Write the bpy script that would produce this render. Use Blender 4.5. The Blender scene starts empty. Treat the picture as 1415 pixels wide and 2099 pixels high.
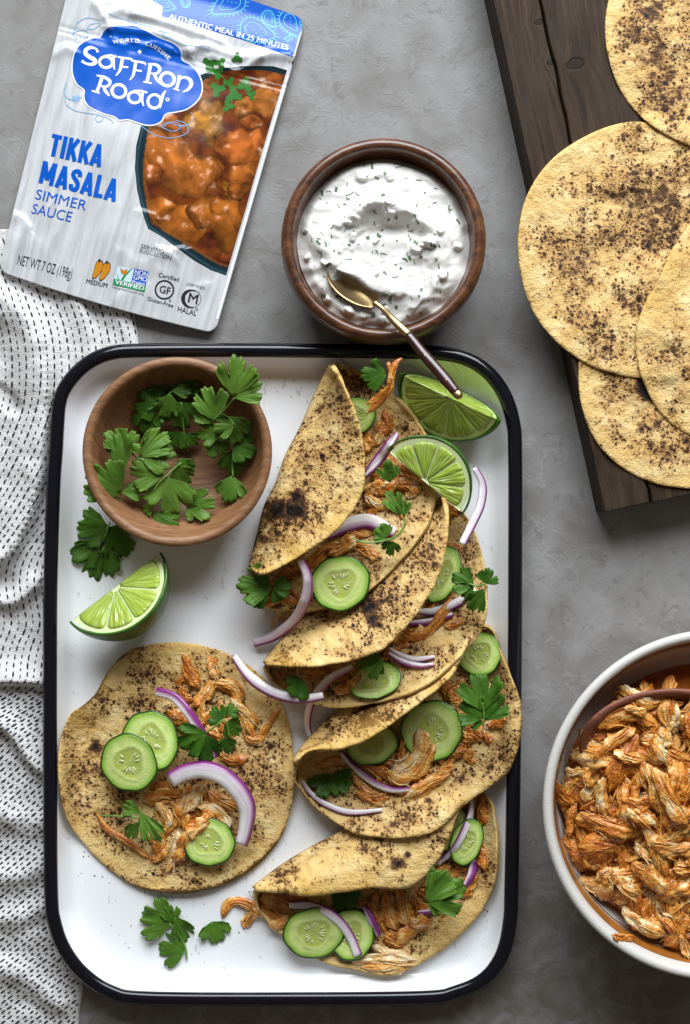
import bpy, bmesh, math, random
import numpy as np
from mathutils import Vector, noise as mnoise

random.seed(7)
rng = np.random.default_rng(7)
scene = bpy.context.scene
COL = scene.collection

# ------------------------------------------------------------------ camera, world, lamp
# Measurements are kept in units of 0.3 mm ("u"): x to the right, y down the table, h up.
S = 0.0003
CX, CY, H = 707.5, 1049.5, 2915.0          # point of the table under the camera, camera height
cam_d = bpy.data.cameras.new('camera')
cam = bpy.data.objects.new('camera', cam_d)
COL.objects.link(cam)
cam.location = (0, 0, H * S)
cam_d.sensor_fit = 'VERTICAL'
cam_d.sensor_height = 36.0
cam_d.lens = 36.0 * H / 2099.0
cam_d.clip_start = 0.02
cam_d.clip_end = 20
scene.camera = cam

world = bpy.data.worlds.new('World')
scene.world = world
world.use_nodes = True
wbg = world.node_tree.nodes['Background']
wbg.inputs['Color'].default_value = (1.0, 0.86, 0.70, 1)
wbg.inputs['Strength'].default_value = 0.12


def area(name, loc, target, sx, sy, power, color):
    d = bpy.data.lights.new(name, 'AREA')
    d.shape = 'RECTANGLE'
    d.size, d.size_y, d.energy, d.color = sx, sy, power, color
    o = bpy.data.objects.new(name, d)
    COL.objects.link(o)
    o.location = loc
    o.rotation_euler = (Vector(target) - Vector(loc)).to_track_quat('-Z', 'Y').to_euler()
    return o


area('window_light', (0.16, 1.68, 1.27), (0.0, 0.0, 0), 2.0, 1.3, 104.0, (0.91, 0.955, 1.0))

scene.view_settings.view_transform = 'Standard'
scene.view_settings.look = 'None'
scene.view_settings.exposure = 0.0
scene.view_settings.gamma = 1.0
scene.cycles.max_bounces = 8
scene.cycles.caustics_reflective = False
scene.cycles.caustics_refractive = False
scene.cycles.use_denoising = True

# ------------------------------------------------------------------ space helpers


def W(P):
    """(x, y, h) as sighted from above -> metres."""
    P = np.asarray(P, float)
    f = 1 - P[..., 2] / H
    return np.stack([(P[..., 0] - CX) * f * S, -(P[..., 1] - CY) * f * S, P[..., 2] * S], -1)


def plumb(xy, h0, h1):
    """where a point straight above/below the one sighted at height h0 is sighted at height h1"""
    xy = np.asarray(xy, float)
    k = (1 - h0 / H) / (1 - np.asarray(h1, float) / H)
    c = np.array([CX, CY])
    if np.ndim(k):
        k = k[..., None]
    return c + (xy - c) * k


def crop(x0, y0, s):
    def f(*pts):
        if len(pts) == 2 and np.isscalar(pts[0]):
            return np.array([x0 + pts[0] / s, y0 + pts[1] / s])
        return np.array([[x0 + p[0] / s, y0 + p[1] / s] for p in pts])
    f.s = s
    return f


z1 = crop(0, 0, 2.211)
zb = crop(100, 20, 3.931)
zh = crop(300, 0, 4.162)
z2 = crop(540, 240, 2.83)
z3 = crop(960, 0, 1.943)
z4 = crop(80, 680, 2.721)
z5 = crop(460, 700, 2.211)
z6 = crop(90, 1280, 2.573)
z7 = crop(440, 1240, 2.144)
z8 = crop(1060, 1250, 2.473)


def spline(pts, n, closed=False, smooth=True):
    pts = np.asarray(pts, float)
    if closed:
        ext = np.vstack([pts[-1], pts, pts[0], pts[1]])
    else:
        ext = np.vstack([2 * pts[0] - pts[1], pts, 2 * pts[-1] - pts[-2]])
    out = []
    k = 16
    t = np.linspace(0, 1, k, endpoint=False)[:, None]
    for i in range(1, len(ext) - 2):
        p0, p1, p2, p3 = ext[i - 1], ext[i], ext[i + 1], ext[i + 2]
        if smooth:
            out.append(0.5 * (2 * p1 + (p2 - p0) * t + (2 * p0 - 5 * p1 + 4 * p2 - p3) * t**2 + (3 * p1 - p0 - 3 * p2 + p3) * t**3))
        else:
            out.append(p1 + (p2 - p1) * t)
    out.append(ext[-2][None])
    d = np.vstack(out)
    L = np.concatenate([[0], np.cumsum(np.linalg.norm(np.diff(d, axis=0), axis=1))])
    q = np.linspace(0, L[-1], n + 1)[:-1] if closed else np.linspace(0, L[-1], n)
    return np.stack([np.interp(q, L, d[:, j]) for j in range(d.shape[1])], -1)


def sstep(a, b, x):
    t = np.clip((np.asarray(x, float) - a) / (b - a), 0, 1)
    return t * t * (3 - 2 * t)


# cheap vectorised value noise
_perm = rng.random((64, 64, 8))


def vnoise(x, y, ch=0):
    x = np.asarray(x, float); y = np.asarray(y, float)
    xi = np.floor(x).astype(int); yi = np.floor(y).astype(int)
    fx = x - xi; fy = y - yi
    fx = fx * fx * (3 - 2 * fx); fy = fy * fy * (3 - 2 * fy)
    g = _perm[:, :, ch % 8]
    a = g[xi % 64, yi % 64]; b = g[(xi + 1) % 64, yi % 64]
    c = g[xi % 64, (yi + 1) % 64]; d = g[(xi + 1) % 64, (yi + 1) % 64]
    return (a * (1 - fx) + b * fx) * (1 - fy) + (c * (1 - fx) + d * fx) * fy - 0.5


def fbm(x, y, ch=0, oct=3):
    r = 0; a = 1.0
    for o in range(oct):
        r = r + a * vnoise(x * 2**o + 17.3 * o, y * 2**o + 5.1 * o, ch + o)
        a *= 0.5
    return r


# ------------------------------------------------------------------ height map of what lies on the table
HS = 4.0
HX0, HY0 = -160.0, -200.0
HM = np.zeros((int(1900 / HS), int(2500 / HS)))


def hm_add(P, closed_v=False):
    P = np.asarray(P, float)
    if closed_v:
        P = np.concatenate([P, P[:, :1]], 1)
    for ax in (0, 1):
        step = np.abs(np.diff(P[..., :2], axis=ax)).max() if P.shape[ax] > 1 else 0
        k = int(min(14, max(1, math.ceil(step / 3.0))))
        if k > 1:
            n = P.shape[ax]
            q = np.linspace(0, n - 1, (n - 1) * k + 1)
            i = np.minimum(q.astype(int), n - 2); f = q - i
            sh = [1, 1, 1]; sh[ax] = -1
            f = f.reshape(sh)
            P = np.take(P, i, ax) * (1 - f) + np.take(P, i + 1, ax) * f
    p = P.reshape(-1, 3)
    ix = ((p[:, 0] - HX0) / HS).astype(int); iy = ((p[:, 1] - HY0) / HS).astype(int)
    ok = (ix >= 0) & (ix < HM.shape[0]) & (iy >= 0) & (iy < HM.shape[1])
    np.maximum.at(HM, (ix[ok], iy[ok]), p[ok, 2])


def hm_at(xy, F=None):
    F = HM if F is None else F
    xy = np.asarray(xy, float)
    fx = np.clip((xy[..., 0] - HX0) / HS - 0.5, 0, HM.shape[0] - 2); fy = np.clip((xy[..., 1] - HY0) / HS - 0.5, 0, HM.shape[1] - 2)
    i = fx.astype(int); j = fy.astype(int); fx = fx - i; fy = fy - j
    return (F[i, j] * (1 - fx) + F[i + 1, j] * fx) * (1 - fy) + (F[i, j + 1] * (1 - fx) + F[i + 1, j + 1] * fx) * fy


def dilate(F, n):
    for _ in range(n):
        G = F.copy()
        for ax in (0, 1):
            for s in (1, -1):
                G = np.maximum(G, np.roll(F, s, ax))
        F = G
    return F


def blur(F, n):
    for _ in range(n):
        for ax in (0, 1):
            F = (np.roll(F, 1, ax) + 2 * F + np.roll(F, -1, ax)) / 4
    return F


def soft_map(d=2, b=8):
    return blur(dilate(HM, d), b)


# ------------------------------------------------------------------ object helpers
ORIG = {}


def tag(o, label=None, cat=None, group=None, kind=None):
    if label: o['label'] = label
    if cat: o['category'] = cat
    if group: o['group'] = group
    if kind: o['kind'] = kind
    return o


def thing(name, label, cat, xy, h=0.0, group=None):
    o = bpy.data.objects.new(name, None)
    COL.objects.link(o)
    o.empty_display_size = 0.01
    loc = W([xy[0], xy[1], h])
    o.location = loc
    ORIG[o.name] = np.array(loc)
    return tag(o, label, cat, group)


def gridfaces(n, m, closed=False, off=0, flip=False):
    i = np.arange(n - 1)[:, None]; j = np.arange(m if closed else m - 1)[None, :]
    j2 = (j + 1) % m
    f = np.stack([i * m + j + 0 * j2, (i + 1) * m + j, (i + 1) * m + j2, i * m + j2 + 0 * j], -1).reshape(-1, 4) + off
    return f[:, ::-1] if flip else f


def mesh(name, V, F, mat, parent=None, uv=None, col=None, attrs=None, smooth=True, is_open=False, base=None, world_space=False):
    """V in u as sighted from above (or metres if world_space); makes one mesh object"""
    V = np.asarray(V, float).reshape(-1, 3)
    X = V if world_space else W(V)
    F = np.asarray(F) if not isinstance(F, list) else F
    faces = F.tolist() if isinstance(F, np.ndarray) else F
    # orientation
    tri = np.array([(f[0], f[k], f[k + 1]) for f in faces for k in range(1, len(f) - 1)]) if isinstance(F, list) else np.vstack([F[:, [0, k, k + 1]] for k in range(1, F.shape[1] - 1)])
    a, b, c = X[tri[:, 0]], X[tri[:, 1]], X[tri[:, 2]]
    nrm = np.cross(b - a, c - a)
    sgn = nrm[:, 2].sum() if is_open else ((a - X.mean(0)) * nrm).sum()
    if sgn < 0:
        faces = [f[::-1] for f in faces]
    if parent is not None:
        o0 = ORIG[parent.name]
    elif base is not None:
        o0 = np.array(W(base))
    else:
        o0 = np.array([X[:, 0].mean(), X[:, 1].mean(), X[:, 2].min()])
    me = bpy.data.meshes.new(name)
    me.from_pydata((X - o0).tolist(), [], faces)
    if smooth:
        me.polygons.foreach_set('use_smooth', np.ones(len(me.polygons), bool))
    if uv is not None or True:
        if uv is None:
            uv = V[:, :2] if not world_space else V[:, :2] / S
        li = np.empty(len(me.loops), np.int32)
        me.loops.foreach_get('vertex_index', li)
        ul = me.uv_layers.new(name='UVMap')
        ul.data.foreach_set('uv', np.asarray(uv, np.float32).reshape(-1, 2)[li].ravel())
    if col is not None:
        at = me.color_attributes.new('Col', 'FLOAT_COLOR', 'POINT')
        c4 = np.ones((len(V), 4), np.float32)
        c4[:, :3] = np.asarray(col, np.float32).reshape(-1, 3)
        at.data.foreach_set('color', c4.ravel())
    for k, v in (attrs or {}).items():
        at = me.attributes.new(k, 'FLOAT', 'POINT')
        at.data.foreach_set('value', np.asarray(v, np.float32).ravel())
    me.materials.append(mat)
    o = bpy.data.objects.new(name, me)
    COL.objects.link(o)
    if parent is not None:
        o.parent = parent
    else:
        o.location = o0
    ORIG[o.name] = o0
    return o


def shell(P, th, normal=True):
    """closed sheet of thickness th under the grid P (n, m, 3) -> V, F"""
    n, m, _ = P.shape
    du = np.gradient(P, axis=0); dv = np.gradient(P, axis=1)
    N = np.cross(du, dv)
    L = np.linalg.norm(N, axis=-1, keepdims=True)
    N = np.where(L > 1e-6, N / np.maximum(L, 1e-6), np.array([0, 0, 1.0]))
    if not normal:
        N = np.zeros_like(P); N[..., 2] = 1
    elif N[..., 2].sum() < 0:
        N = -N
    Q = P - N * th
    V = np.vstack([P.reshape(-1, 3), Q.reshape(-1, 3)])
    k = n * m
    F = [gridfaces(n, m), gridfaces(n, m, off=k, flip=True)]
    idx = np.arange(k).reshape(n, m)
    ring = np.concatenate([idx[0, :-1], idx[:-1, -1], idx[-1, :0:-1], idx[:0:-1, 0]])
    r2 = np.roll(ring, -1)
    F.append(np.stack([ring, r2, r2 + k, ring + k], -1))
    return V, np.vstack(F)


def disc_shell(P, th):
    """P (nr, nt, 3) polar grid, ring 0 the centre"""
    n, m, _ = P.shape
    Q = P.copy(); Q[..., 2] -= th
    V = np.vstack([P.reshape(-1, 3), Q.reshape(-1, 3)])
    k = n * m
    e = (n - 1) * m + np.arange(m); e2 = (n - 1) * m + (np.arange(m) + 1) % m
    F = np.vstack([gridfaces(n, m, True), gridfaces(n, m, True, off=k, flip=True), np.stack([e, e + k, e2 + k, e2], -1)])
    return V, F


def tube(path, rad, k=8, flat=1.0, cap=True):
    """tube along path (n,3) u; rad scalar or (n,) ; flat = height/width"""
    path = np.asarray(path, float); n = len(path)
    rad = np.broadcast_to(np.asarray(rad, float), (n,))
    T = np.gradient(path, axis=0); T /= np.maximum(np.linalg.norm(T, axis=1, keepdims=True), 1e-9)
    up = np.tile([0, 0, 1.0], (n, 1))
    steep = np.abs(T[:, 2]) > 0.95
    up[steep] = [1, 0, 0]
    A = np.cross(T, up); A /= np.maximum(np.linalg.norm(A, axis=1, keepdims=True), 1e-9)
    B = np.cross(A, T)
    ph = np.arange(k) / k * 2 * math.pi
    P = path[:, None] + rad[:, None, None] * (np.cos(ph)[None, :, None] * A[:, None] + flat * np.sin(ph)[None, :, None] * B[:, None])
    return P


def tube_mesh(P):
    n, k, _ = P.shape
    V = np.vstack([P.reshape(-1, 3), P[0].mean(0), P[-1].mean(0)])
    F = gridfaces(n, k, True).tolist()
    for j in range(k):
        F.append([n * k, j, (j + 1) % k])
        F.append([n * k + 1, (n - 1) * k + (j + 1) % k, (n - 1) * k + j])
    return V, F


def lathe(name, ctr, hrim, prof, mat, parent=None, seg=128, closed=False, uvscale=None):
    """ctr: axis as sighted at height hrim; prof [(true radius, h)] from outside base to inside"""
    prof = np.asarray(prof, float)
    c0 = plumb(ctr, hrim, 0.0)
    th = np.arange(seg) / seg * 2 * math.pi
    x = c0[0] + prof[:, 0][:, None] * np.cos(th); y = c0[1] + prof[:, 0][:, None] * np.sin(th)
    h = np.repeat(prof[:, 1][:, None], seg, 1)
    k = 1 / (1 - h / H)
    P = np.stack([CX + (x - CX) * k, CY + (y - CY) * k, h], -1)
    F = gridfaces(len(prof), seg, True)
    if closed:
        F = np.vstack([F, gridfaces(2, seg, True) % seg + np.where(gridfaces(2, seg, True) >= seg, 0, (len(prof) - 1) * seg)])
    uv = np.stack([x, y + h * 0.6], -1)
    o = mesh(name, P.reshape(-1, 3), F, mat, parent, uv=uv)
    return o, P


# ------------------------------------------------------------------ materials
def nd(nt, typ, props=None, **ins):
    n = nt.nodes.new(typ)
    for k, v in (props or {}).items():
        setattr(n, k, v)
    for k, v in ins.items():
        key = int(k[1:]) if k[0] == 'i' and k[1:].isdigit() else k.replace('_', ' ')
        s = n.inputs[key]
        if isinstance(v, bpy.types.NodeSocket):
            nt.links.new(v, s)
        else:
            s.default_value = v
    return n


def rgb(r, g, b):
    return (r, g, b, 1)


def new_mat(name, **ins):
    m = bpy.data.materials.new(name)
    m.use_nodes = True
    nt = m.node_tree
    b = nt.nodes['Principled BSDF']
    for k, v in ins.items():
        b.inputs[k.replace('_', ' ')].default_value = v
    return m, nt, b


def uvn(nt):
    return nd(nt, 'ShaderNodeUVMap', {'uv_map': 'UVMap'}).outputs[0]


def objc(nt):
    return nd(nt, 'ShaderNodeTexCoord').outputs['Object']


def mapping(nt, vec, scale=(1, 1, 1), loc=(0, 0, 0), rot=(0, 0, 0)):
    return nd(nt, 'ShaderNodeMapping', None, Vector=vec, Scale=scale, Location=loc, Rotation=rot).outputs[0]


def tex(nt, vec, scale, detail=2.0, rough=0.5, dist=0.0, out=0):
    return nd(nt, 'ShaderNodeTexNoise', None, Vector=vec, Scale=scale, Detail=detail, Roughness=rough, Distortion=dist).outputs[out]


def voro(nt, vec, scale, feature='F1', out='Distance'):
    n = nd(nt, 'ShaderNodeTexVoronoi', {'feature': feature}, Vector=vec, Scale=scale)
    return n.outputs[out]


def ramp(nt, fac, stops, interp='LINEAR'):
    n = nd(nt, 'ShaderNodeValToRGB', None, Fac=fac)
    cr = n.color_ramp
    cr.interpolation = interp
    while len(cr.elements) < len(stops):
        cr.elements.new(0.5)
    for e, (p, c) in zip(cr.elements, stops):
        e.position = p
        e.color = c if len(c) == 4 else (*c, 1)
    return n.outputs[0]


def g(v):
    return (v, v, v, 1)


def mix(nt, fac, a, b, mode='MIX'):
    n = nd(nt, 'ShaderNodeMix', {'data_type': 'RGBA', 'blend_type': mode})
    for i, v in ((0, fac), (6, a), (7, b)):
        if isinstance(v, bpy.types.NodeSocket):
            nt.links.new(v, n.inputs[i])
        else:
            n.inputs[i].default_value = v
    return n.outputs[2]


def mth(nt, op, a, b=0.0, c=0.0):
    n = nd(nt, 'ShaderNodeMath', {'operation': op})
    for i, v in ((0, a), (1, b), (2, c)):
        if isinstance(v, bpy.types.NodeSocket):
            nt.links.new(v, n.inputs[i])
        else:
            n.inputs[i].default_value = v
    return n.outputs[0]


def bump(nt, b, height, dist, strength=1.0, prev=None):
    n = nd(nt, 'ShaderNodeBump', None, Height=height, Distance=dist, Strength=strength)
    if prev is not None:
        nt.links.new(prev, n.inputs['Normal'])
    nt.links.new(n.outputs[0], b.inputs['Normal'])
    return n.outputs[0]


def setc(nt, b, sock):
    nt.links.new(sock, b.inputs['Base Color'])


def attr(nt, name, out='Fac'):
    return nd(nt, 'ShaderNodeAttribute', {'attribute_name': name}).outputs[out]


def m_table():
    m, nt, b = new_mat('mottled plaster', Roughness=0.55)
    v = uvn(nt)
    v0 = mapping(nt, v, (0.001, 0.001, 1))
    w = tex(nt, v0, 9, 4, 0.55, 0.6)
    c = ramp(nt, w, [(0.3, (0.158, 0.148, 0.139)), (0.5, (0.205, 0.198, 0.192)), (0.7, (0.250, 0.245, 0.241))])
    # trowelled islands of skim coat
    w2 = tex(nt, v0, 14, 5, 0.6, 1.4)
    isl = ramp(nt, w2, [(0.53, g(0)), (0.545, g(1)), (0.60, g(1)), (0.615, g(0))])
    msk = ramp(nt, tex(nt, v0, 5, 2), [(0.45, g(0)), (0.6, g(1))])
    c = mix(nt, mth(nt, 'MULTIPLY', mth(nt, 'MULTIPLY', isl, msk), 0.34), c, rgb(0.29, 0.285, 0.28))
    w3 = tex(nt, v0, 30, 4, 0.6, 1.0)
    d = ramp(nt, w3, [(0.60, g(0)), (0.64, g(1))])
    c = mix(nt, mth(nt, 'MULTIPLY', d, 0.34), c, rgb(0.095, 0.085, 0.08))
    # brown mottling towards the bottom, painting in the shade and light falloff there
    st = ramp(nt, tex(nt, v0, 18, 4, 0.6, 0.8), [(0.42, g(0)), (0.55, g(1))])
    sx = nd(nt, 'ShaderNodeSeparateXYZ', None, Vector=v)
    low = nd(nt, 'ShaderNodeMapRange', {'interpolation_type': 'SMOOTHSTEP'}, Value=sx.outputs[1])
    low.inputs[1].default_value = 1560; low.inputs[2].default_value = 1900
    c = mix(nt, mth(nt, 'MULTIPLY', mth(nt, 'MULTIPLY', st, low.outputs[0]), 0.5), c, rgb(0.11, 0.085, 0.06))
    setc(nt, b, c)
    h = mth(nt, 'ADD', mth(nt, 'MULTIPLY', isl, 0.35), mth(nt, 'MULTIPLY', tex(nt, v0, 40, 4, 0.6, 0.4), 0.8))
    p = bump(nt, b, h, 0.0005, 0.4)
    pit = ramp(nt, voro(nt, mapping(nt, v, (0.02, 0.014, 1)), 1.0), [(0.0, g(0)), (0.05, g(1))])
    bump(nt, b, pit, 0.0006, 0.3, p)
    r = ramp(nt, w2, [(0.3, g(0.46)), (0.7, g(0.66))])
    nt.links.new(r, b.inputs['Roughness'])
    return m


def m_tortilla(name, amount=0.0, tint=1.0):
    m, nt, b = new_mat(name, Roughness=0.6)
    b.inputs['Specular IOR Level'].default_value = 0.22
    v = uvn(nt)
    # wobble the coordinates so that the marks are ragged
    wob = tex(nt, mapping(nt, v, (0.13, 0.13, 1)), 1.0, 3, 0.6, out=1)
    wv = nd(nt, 'ShaderNodeVectorMath', {'operation': 'MULTIPLY_ADD'})
    nt.links.new(wob, wv.inputs[0]); wv.inputs[1].default_value = (11, 11, 0); nt.links.new(v, wv.inputs[2])
    vw = wv.outputs[0]
    big = tex(nt, mapping(nt, v, (0.0125, 0.0125, 1)), 1.0, 2, 0.5)
    med = tex(nt, mapping(nt, v, (0.042, 0.042, 1)), 1.0, 3, 0.6, 0.3)
    ch = attr(nt, 'char')
    dens = mth(nt, 'ADD', mth(nt, 'MULTIPLY', mth(nt, 'SUBTRACT', big, 0.5), 2.5), mth(nt, 'MULTIPLY', mth(nt, 'SUBTRACT', med, 0.5), 1.9))
    dens = mth(nt, 'ADD', mth(nt, 'ADD', dens, mth(nt, 'MULTIPLY', ch, 0.55)), 0.67 + amount)
    spots = None
    for sc, gain, lim in ((0.055, 0.74, 0.50), (0.125, 0.92, 0.5), (0.22, 1.0, 0.46)):
        vn = nd(nt, 'ShaderNodeTexVoronoi', None, Vector=mapping(nt, vw, (sc, sc, 1), (sc * 313, sc * 77, 0)), Scale=1.0, Randomness=1.0)
        rnd = nd(nt, 'ShaderNodeSeparateXYZ', None, Vector=vn.outputs['Color']).outputs[0]
        rad = mth(nt, 'MULTIPLY', mth(nt, 'SUBTRACT', dens, mth(nt, 'ADD', mth(nt, 'MULTIPLY', rnd, 0.9), 0.12 if sc > 0.07 else 0.34)), gain)
        rad = mth(nt, 'MINIMUM', rad, lim)
        q = mth(nt, 'SUBTRACT', rad, vn.outputs['Distance'])       # > 0 inside a mark
        spots = q if spots is None else mth(nt, 'MAXIMUM', spots, q)
    solid = mth(nt, 'MULTIPLY', mth(nt, 'SUBTRACT', mth(nt, 'ADD', mth(nt, 'MULTIPLY', ch, 0.55), med), 0.86), 1.3)
    spots = mth(nt, 'MAXIMUM', spots, solid)
    base = ramp(nt, tex(nt, mapping(nt, v, (0.022, 0.022, 1)), 1.0, 4, 0.62), [(0.28, (0.62 * tint, 0.39, 0.125)), (0.5, (0.72 * tint, 0.51, 0.205)), (0.72, (0.80, 0.64, 0.325))])
    toast = ramp(nt, dens, [(0.45, g(0)), (1.25, g(1))])
    c = mix(nt, mth(nt, 'MULTIPLY', toast, 0.60), base, rgb(0.42, 0.22, 0.07))
    halo = ramp(nt, mth(nt, 'ADD', spots, 0.5), [(0.22, g(0)), (0.53, g(1))])
    c = mix(nt, mth(nt, 'MULTIPLY', halo, 0.6), c, rgb(0.33, 0.155, 0.045))
    burn = ramp(nt, mth(nt, 'ADD', spots, 0.5), [(0.47, g(0)), (0.62, g(1))])
    c = mix(nt, mth(nt, 'MULTIPLY', burn, 0.92), c, rgb(0.062, 0.024, 0.011))
    blk = ramp(nt, mth(nt, 'ADD', spots, 0.5), [(0.68, g(0)), (0.82, g(1))])
    c = mix(nt, blk, c, rgb(0.010, 0.007, 0.006))
    gold = attr(nt, 'gold')
    c = mix(nt, mth(nt, 'MULTIPLY', gold, 0.75), c, rgb(0.60, 0.35, 0.06))
    setc(nt, b, c)
    hh = mth(nt, 'ADD', mth(nt, 'MULTIPLY', tex(nt, mapping(nt, v, (0.055, 0.055, 1)), 1.0, 4, 0.6), 1.0), mth(nt, 'MULTIPLY', tex(nt, mapping(nt, v, (0.25, 0.25, 1)), 1.0, 2), 0.3))
    bl = ramp(nt, voro(nt, mapping(nt, vw, (0.033, 0.033, 1)), 1.0), [(0.0, g(1)), (0.34, g(0))], 'EASE')
    hh = mth(nt, 'ADD', hh, mth(nt, 'MULTIPLY', bl, 0.22))
    p = bump(nt, b, hh, 0.0022, 0.8)
    bump(nt, b, mth(nt, 'SUBTRACT', 1.0, burn), 0.0005, 0.5, p)
    return m


def m_plain(name, c, rough=0.4, spec=0.5, coat=0.0, metal=0.0, var=0.0, vs=0.05, bd=0.0, bs=0.1, sss=0.0):
    m, nt, b = new_mat(name, Roughness=rough, Metallic=metal, Coat_Weight=coat)
    b.inputs['Coat Roughness'].default_value = 0.08
    b.inputs['Specular IOR Level'].default_value = spec
    v = uvn(nt)
    t = tex(nt, mapping(nt, v, (vs, vs, 1)), 1.0, 3, 0.55)
    lo = tuple(max(0, x * (1 - var)) for x in c); hi = tuple(min(1, x * (1 + var)) for x in c)
    setc(nt, b, ramp(nt, t, [(0.3, lo), (0.7, hi)]))
    if bd:
        bump(nt, b, tex(nt, mapping(nt, v, (bs, bs, 1)), 1.0, 3), bd, 0.6)
    if sss:
        b.inputs['Subsurface Weight'].default_value = sss
        b.inputs['Subsurface Radius'].default_value = (0.004, 0.003, 0.002)
        b.inputs['Subsurface Scale'].default_value = 0.6
    return m


def m_col(name, rough=0.35, spec=0.5, bd=0.0, bs=0.1, sss=0.0, sr=(0.004, 0.003, 0.0015), coat=0.0, mottled=0.0):
    m, nt, b = new_mat(name, Roughness=rough, Coat_Weight=coat)
    b.inputs['Specular IOR Level'].default_value = spec
    c = attr(nt, 'Col', 'Color')
    v = uvn(nt)
    if mottled:
        t = tex(nt, mapping(nt, v, (0.09, 0.09, 1)), 1.0, 3, 0.6)
        c = mix(nt, mottled, c, ramp(nt, t, [(0.3, g(0.35)), (0.7, g(1.0))]), 'MULTIPLY')
    setc(nt, b, c)
    if bd:
        bump(nt, b, tex(nt, mapping(nt, v, (bs, bs, 1)), 1.0, 3), bd, 0.6)
    if sss:
        b.inputs['Subsurface Weight'].default_value = sss
        b.inputs['Subsurface Radius'].default_value = sr
        b.inputs['Subsurface Scale'].default_value = 1.0
    return m


def m_wood(name, stops, sx, sy, rough=0.42, bd=0.0003, coat=0.0, rot=0.0, dist=1.2):
    m, nt, b = new_mat(name, Roughness=rough, Coat_Weight=coat)
    b.inputs['Coat Roughness'].default_value = 0.18
    v = mapping(nt, uvn(nt), (1, 1, 1), (0, 0, 0), (0, 0, rot))
    a = tex(nt, mapping(nt, v, (sx, sy, 1)), 1.0, 5, 0.62, dist)
    fine = tex(nt, mapping(nt, v, (sx * 6, sy * 2, 1)), 1.0, 3, 0.6, 0.3)
    f = mth(nt, 'ADD', mth(nt, 'MULTIPLY', a, 0.75), mth(nt, 'MULTIPLY', fine, 0.25))
    setc(nt, b, ramp(nt, f, stops))
    bump(nt, b, fine, bd, 0.5)
    return m


def m_leaf():
    m, nt, b = new_mat('cilantro leaf', Roughness=0.42)
    b.inputs['Specular IOR Level'].default_value = 0.35
    v = uvn(nt)                      # u: angle -1..1, v: radius 0..1
    sep = nd(nt, 'ShaderNodeSeparateXYZ', None, Vector=v)
    u, r = sep.outputs[0], sep.outputs[1]
    vein = mth(nt, 'ABSOLUTE', mth(nt, 'SINE', mth(nt, 'MULTIPLY', u, 14.1)))
    vein = ramp(nt, vein, [(0.0, g(1)), (0.22, g(0))])
    t = tex(nt, objc(nt), 70, 3, 0.6)
    c = ramp(nt, t, [(0.3, (0.034, 0.110, 0.009)), (0.55, (0.075, 0.200, 0.016)), (0.75, (0.135, 0.285, 0.030))])
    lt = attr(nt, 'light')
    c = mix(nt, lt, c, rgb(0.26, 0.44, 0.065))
    c = mix(nt, mth(nt, 'MULTIPLY', vein, 0.13), c, rgb(0.20, 0.38, 0.09))
    setc(nt, b, c)
    bump(nt, b, mth(nt, 'ADD', mth(nt, 'MULTIPLY', vein, -0.15), tex(nt, objc(nt), 300, 2)), 0.0004, 0.5)
    tr = nd(nt, 'ShaderNodeBsdfTranslucent')
    nt.links.new(mix(nt, 0.5, c, rgb(0.14, 0.34, 0.02)), tr.inputs[0])
    mx = nd(nt, 'ShaderNodeMixShader', None, Fac=0.38)
    nt.links.new(b.outputs[0], mx.inputs[1]); nt.links.new(tr.outputs[0], mx.inputs[2])
    out = nt.nodes['Material Output']
    nt.links.new(mx.outputs[0], out.inputs[0])
    return m


def m_chicken():
    m, nt, b = new_mat('sauced chicken', Roughness=0.26, Coat_Weight=0.6)
    b.inputs['Coat Roughness'].default_value = 0.07
    v = objc(nt)
    t = tex(nt, v, 170, 4, 0.65, 0.5)
    k = attr(nt, 'pale')
    f = mth(nt, 'ADD', mth(nt, 'MULTIPLY', mth(nt, 'SUBTRACT', t, 0.5), 1.25), k)
    c = ramp(nt, f, [(0.0, (0.46, 0.120, 0.010)), (0.34, (0.68, 0.245, 0.026)), (0.60, (0.78, 0.38, 0.080)), (0.84, (0.83, 0.56, 0.25)), (1.0, (0.86, 0.68, 0.43))])
    setc(nt, b, c)
    hh = mth(nt, 'ADD', mth(nt, 'MULTIPLY', tex(nt, v, 620, 3, 0.65), 0.7), mth(nt, 'MULTIPLY', tex(nt, v, 230, 3, 0.6), 1.2))
    bump(nt, b, hh, 0.0016, 0.8)
    b.inputs['Subsurface Weight'].default_value = 0.22
    b.inputs['Subsurface Radius'].default_value = (0.004, 0.0015, 0.0005)
    b.inputs['Subsurface Scale'].default_value = 1.0
    return m


def m_onion():
    m, nt, b = new_mat('red onion', Roughness=0.25)
    b.inputs['Specular IOR Level'].default_value = 0.55
    setc(nt, b, attr(nt, 'Col', 'Color'))
    v = uvn(nt)
    bump(nt, b, tex(nt, mapping(nt, v, (0.02, 0.25, 1)), 1.0, 2), 0.0005, 0.5)
    b.inputs['Subsurface Weight'].default_value = 0.4
    b.inputs['Subsurface Radius'].default_value = (0.004, 0.003, 0.004)
    b.inputs['Subsurface Scale'].default_value = 1.0
    return m


def m_rind(name, lo, hi):
    m, nt, b = new_mat(name, Roughness=0.33)
    v = objc(nt)
    t = tex(nt, v, 60, 3, 0.6)
    setc(nt, b, ramp(nt, t, [(0.3, lo), (0.7, hi)]))
    bump(nt, b, voro(nt, v, 700), 0.0003, 0.5)
    return m


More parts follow.
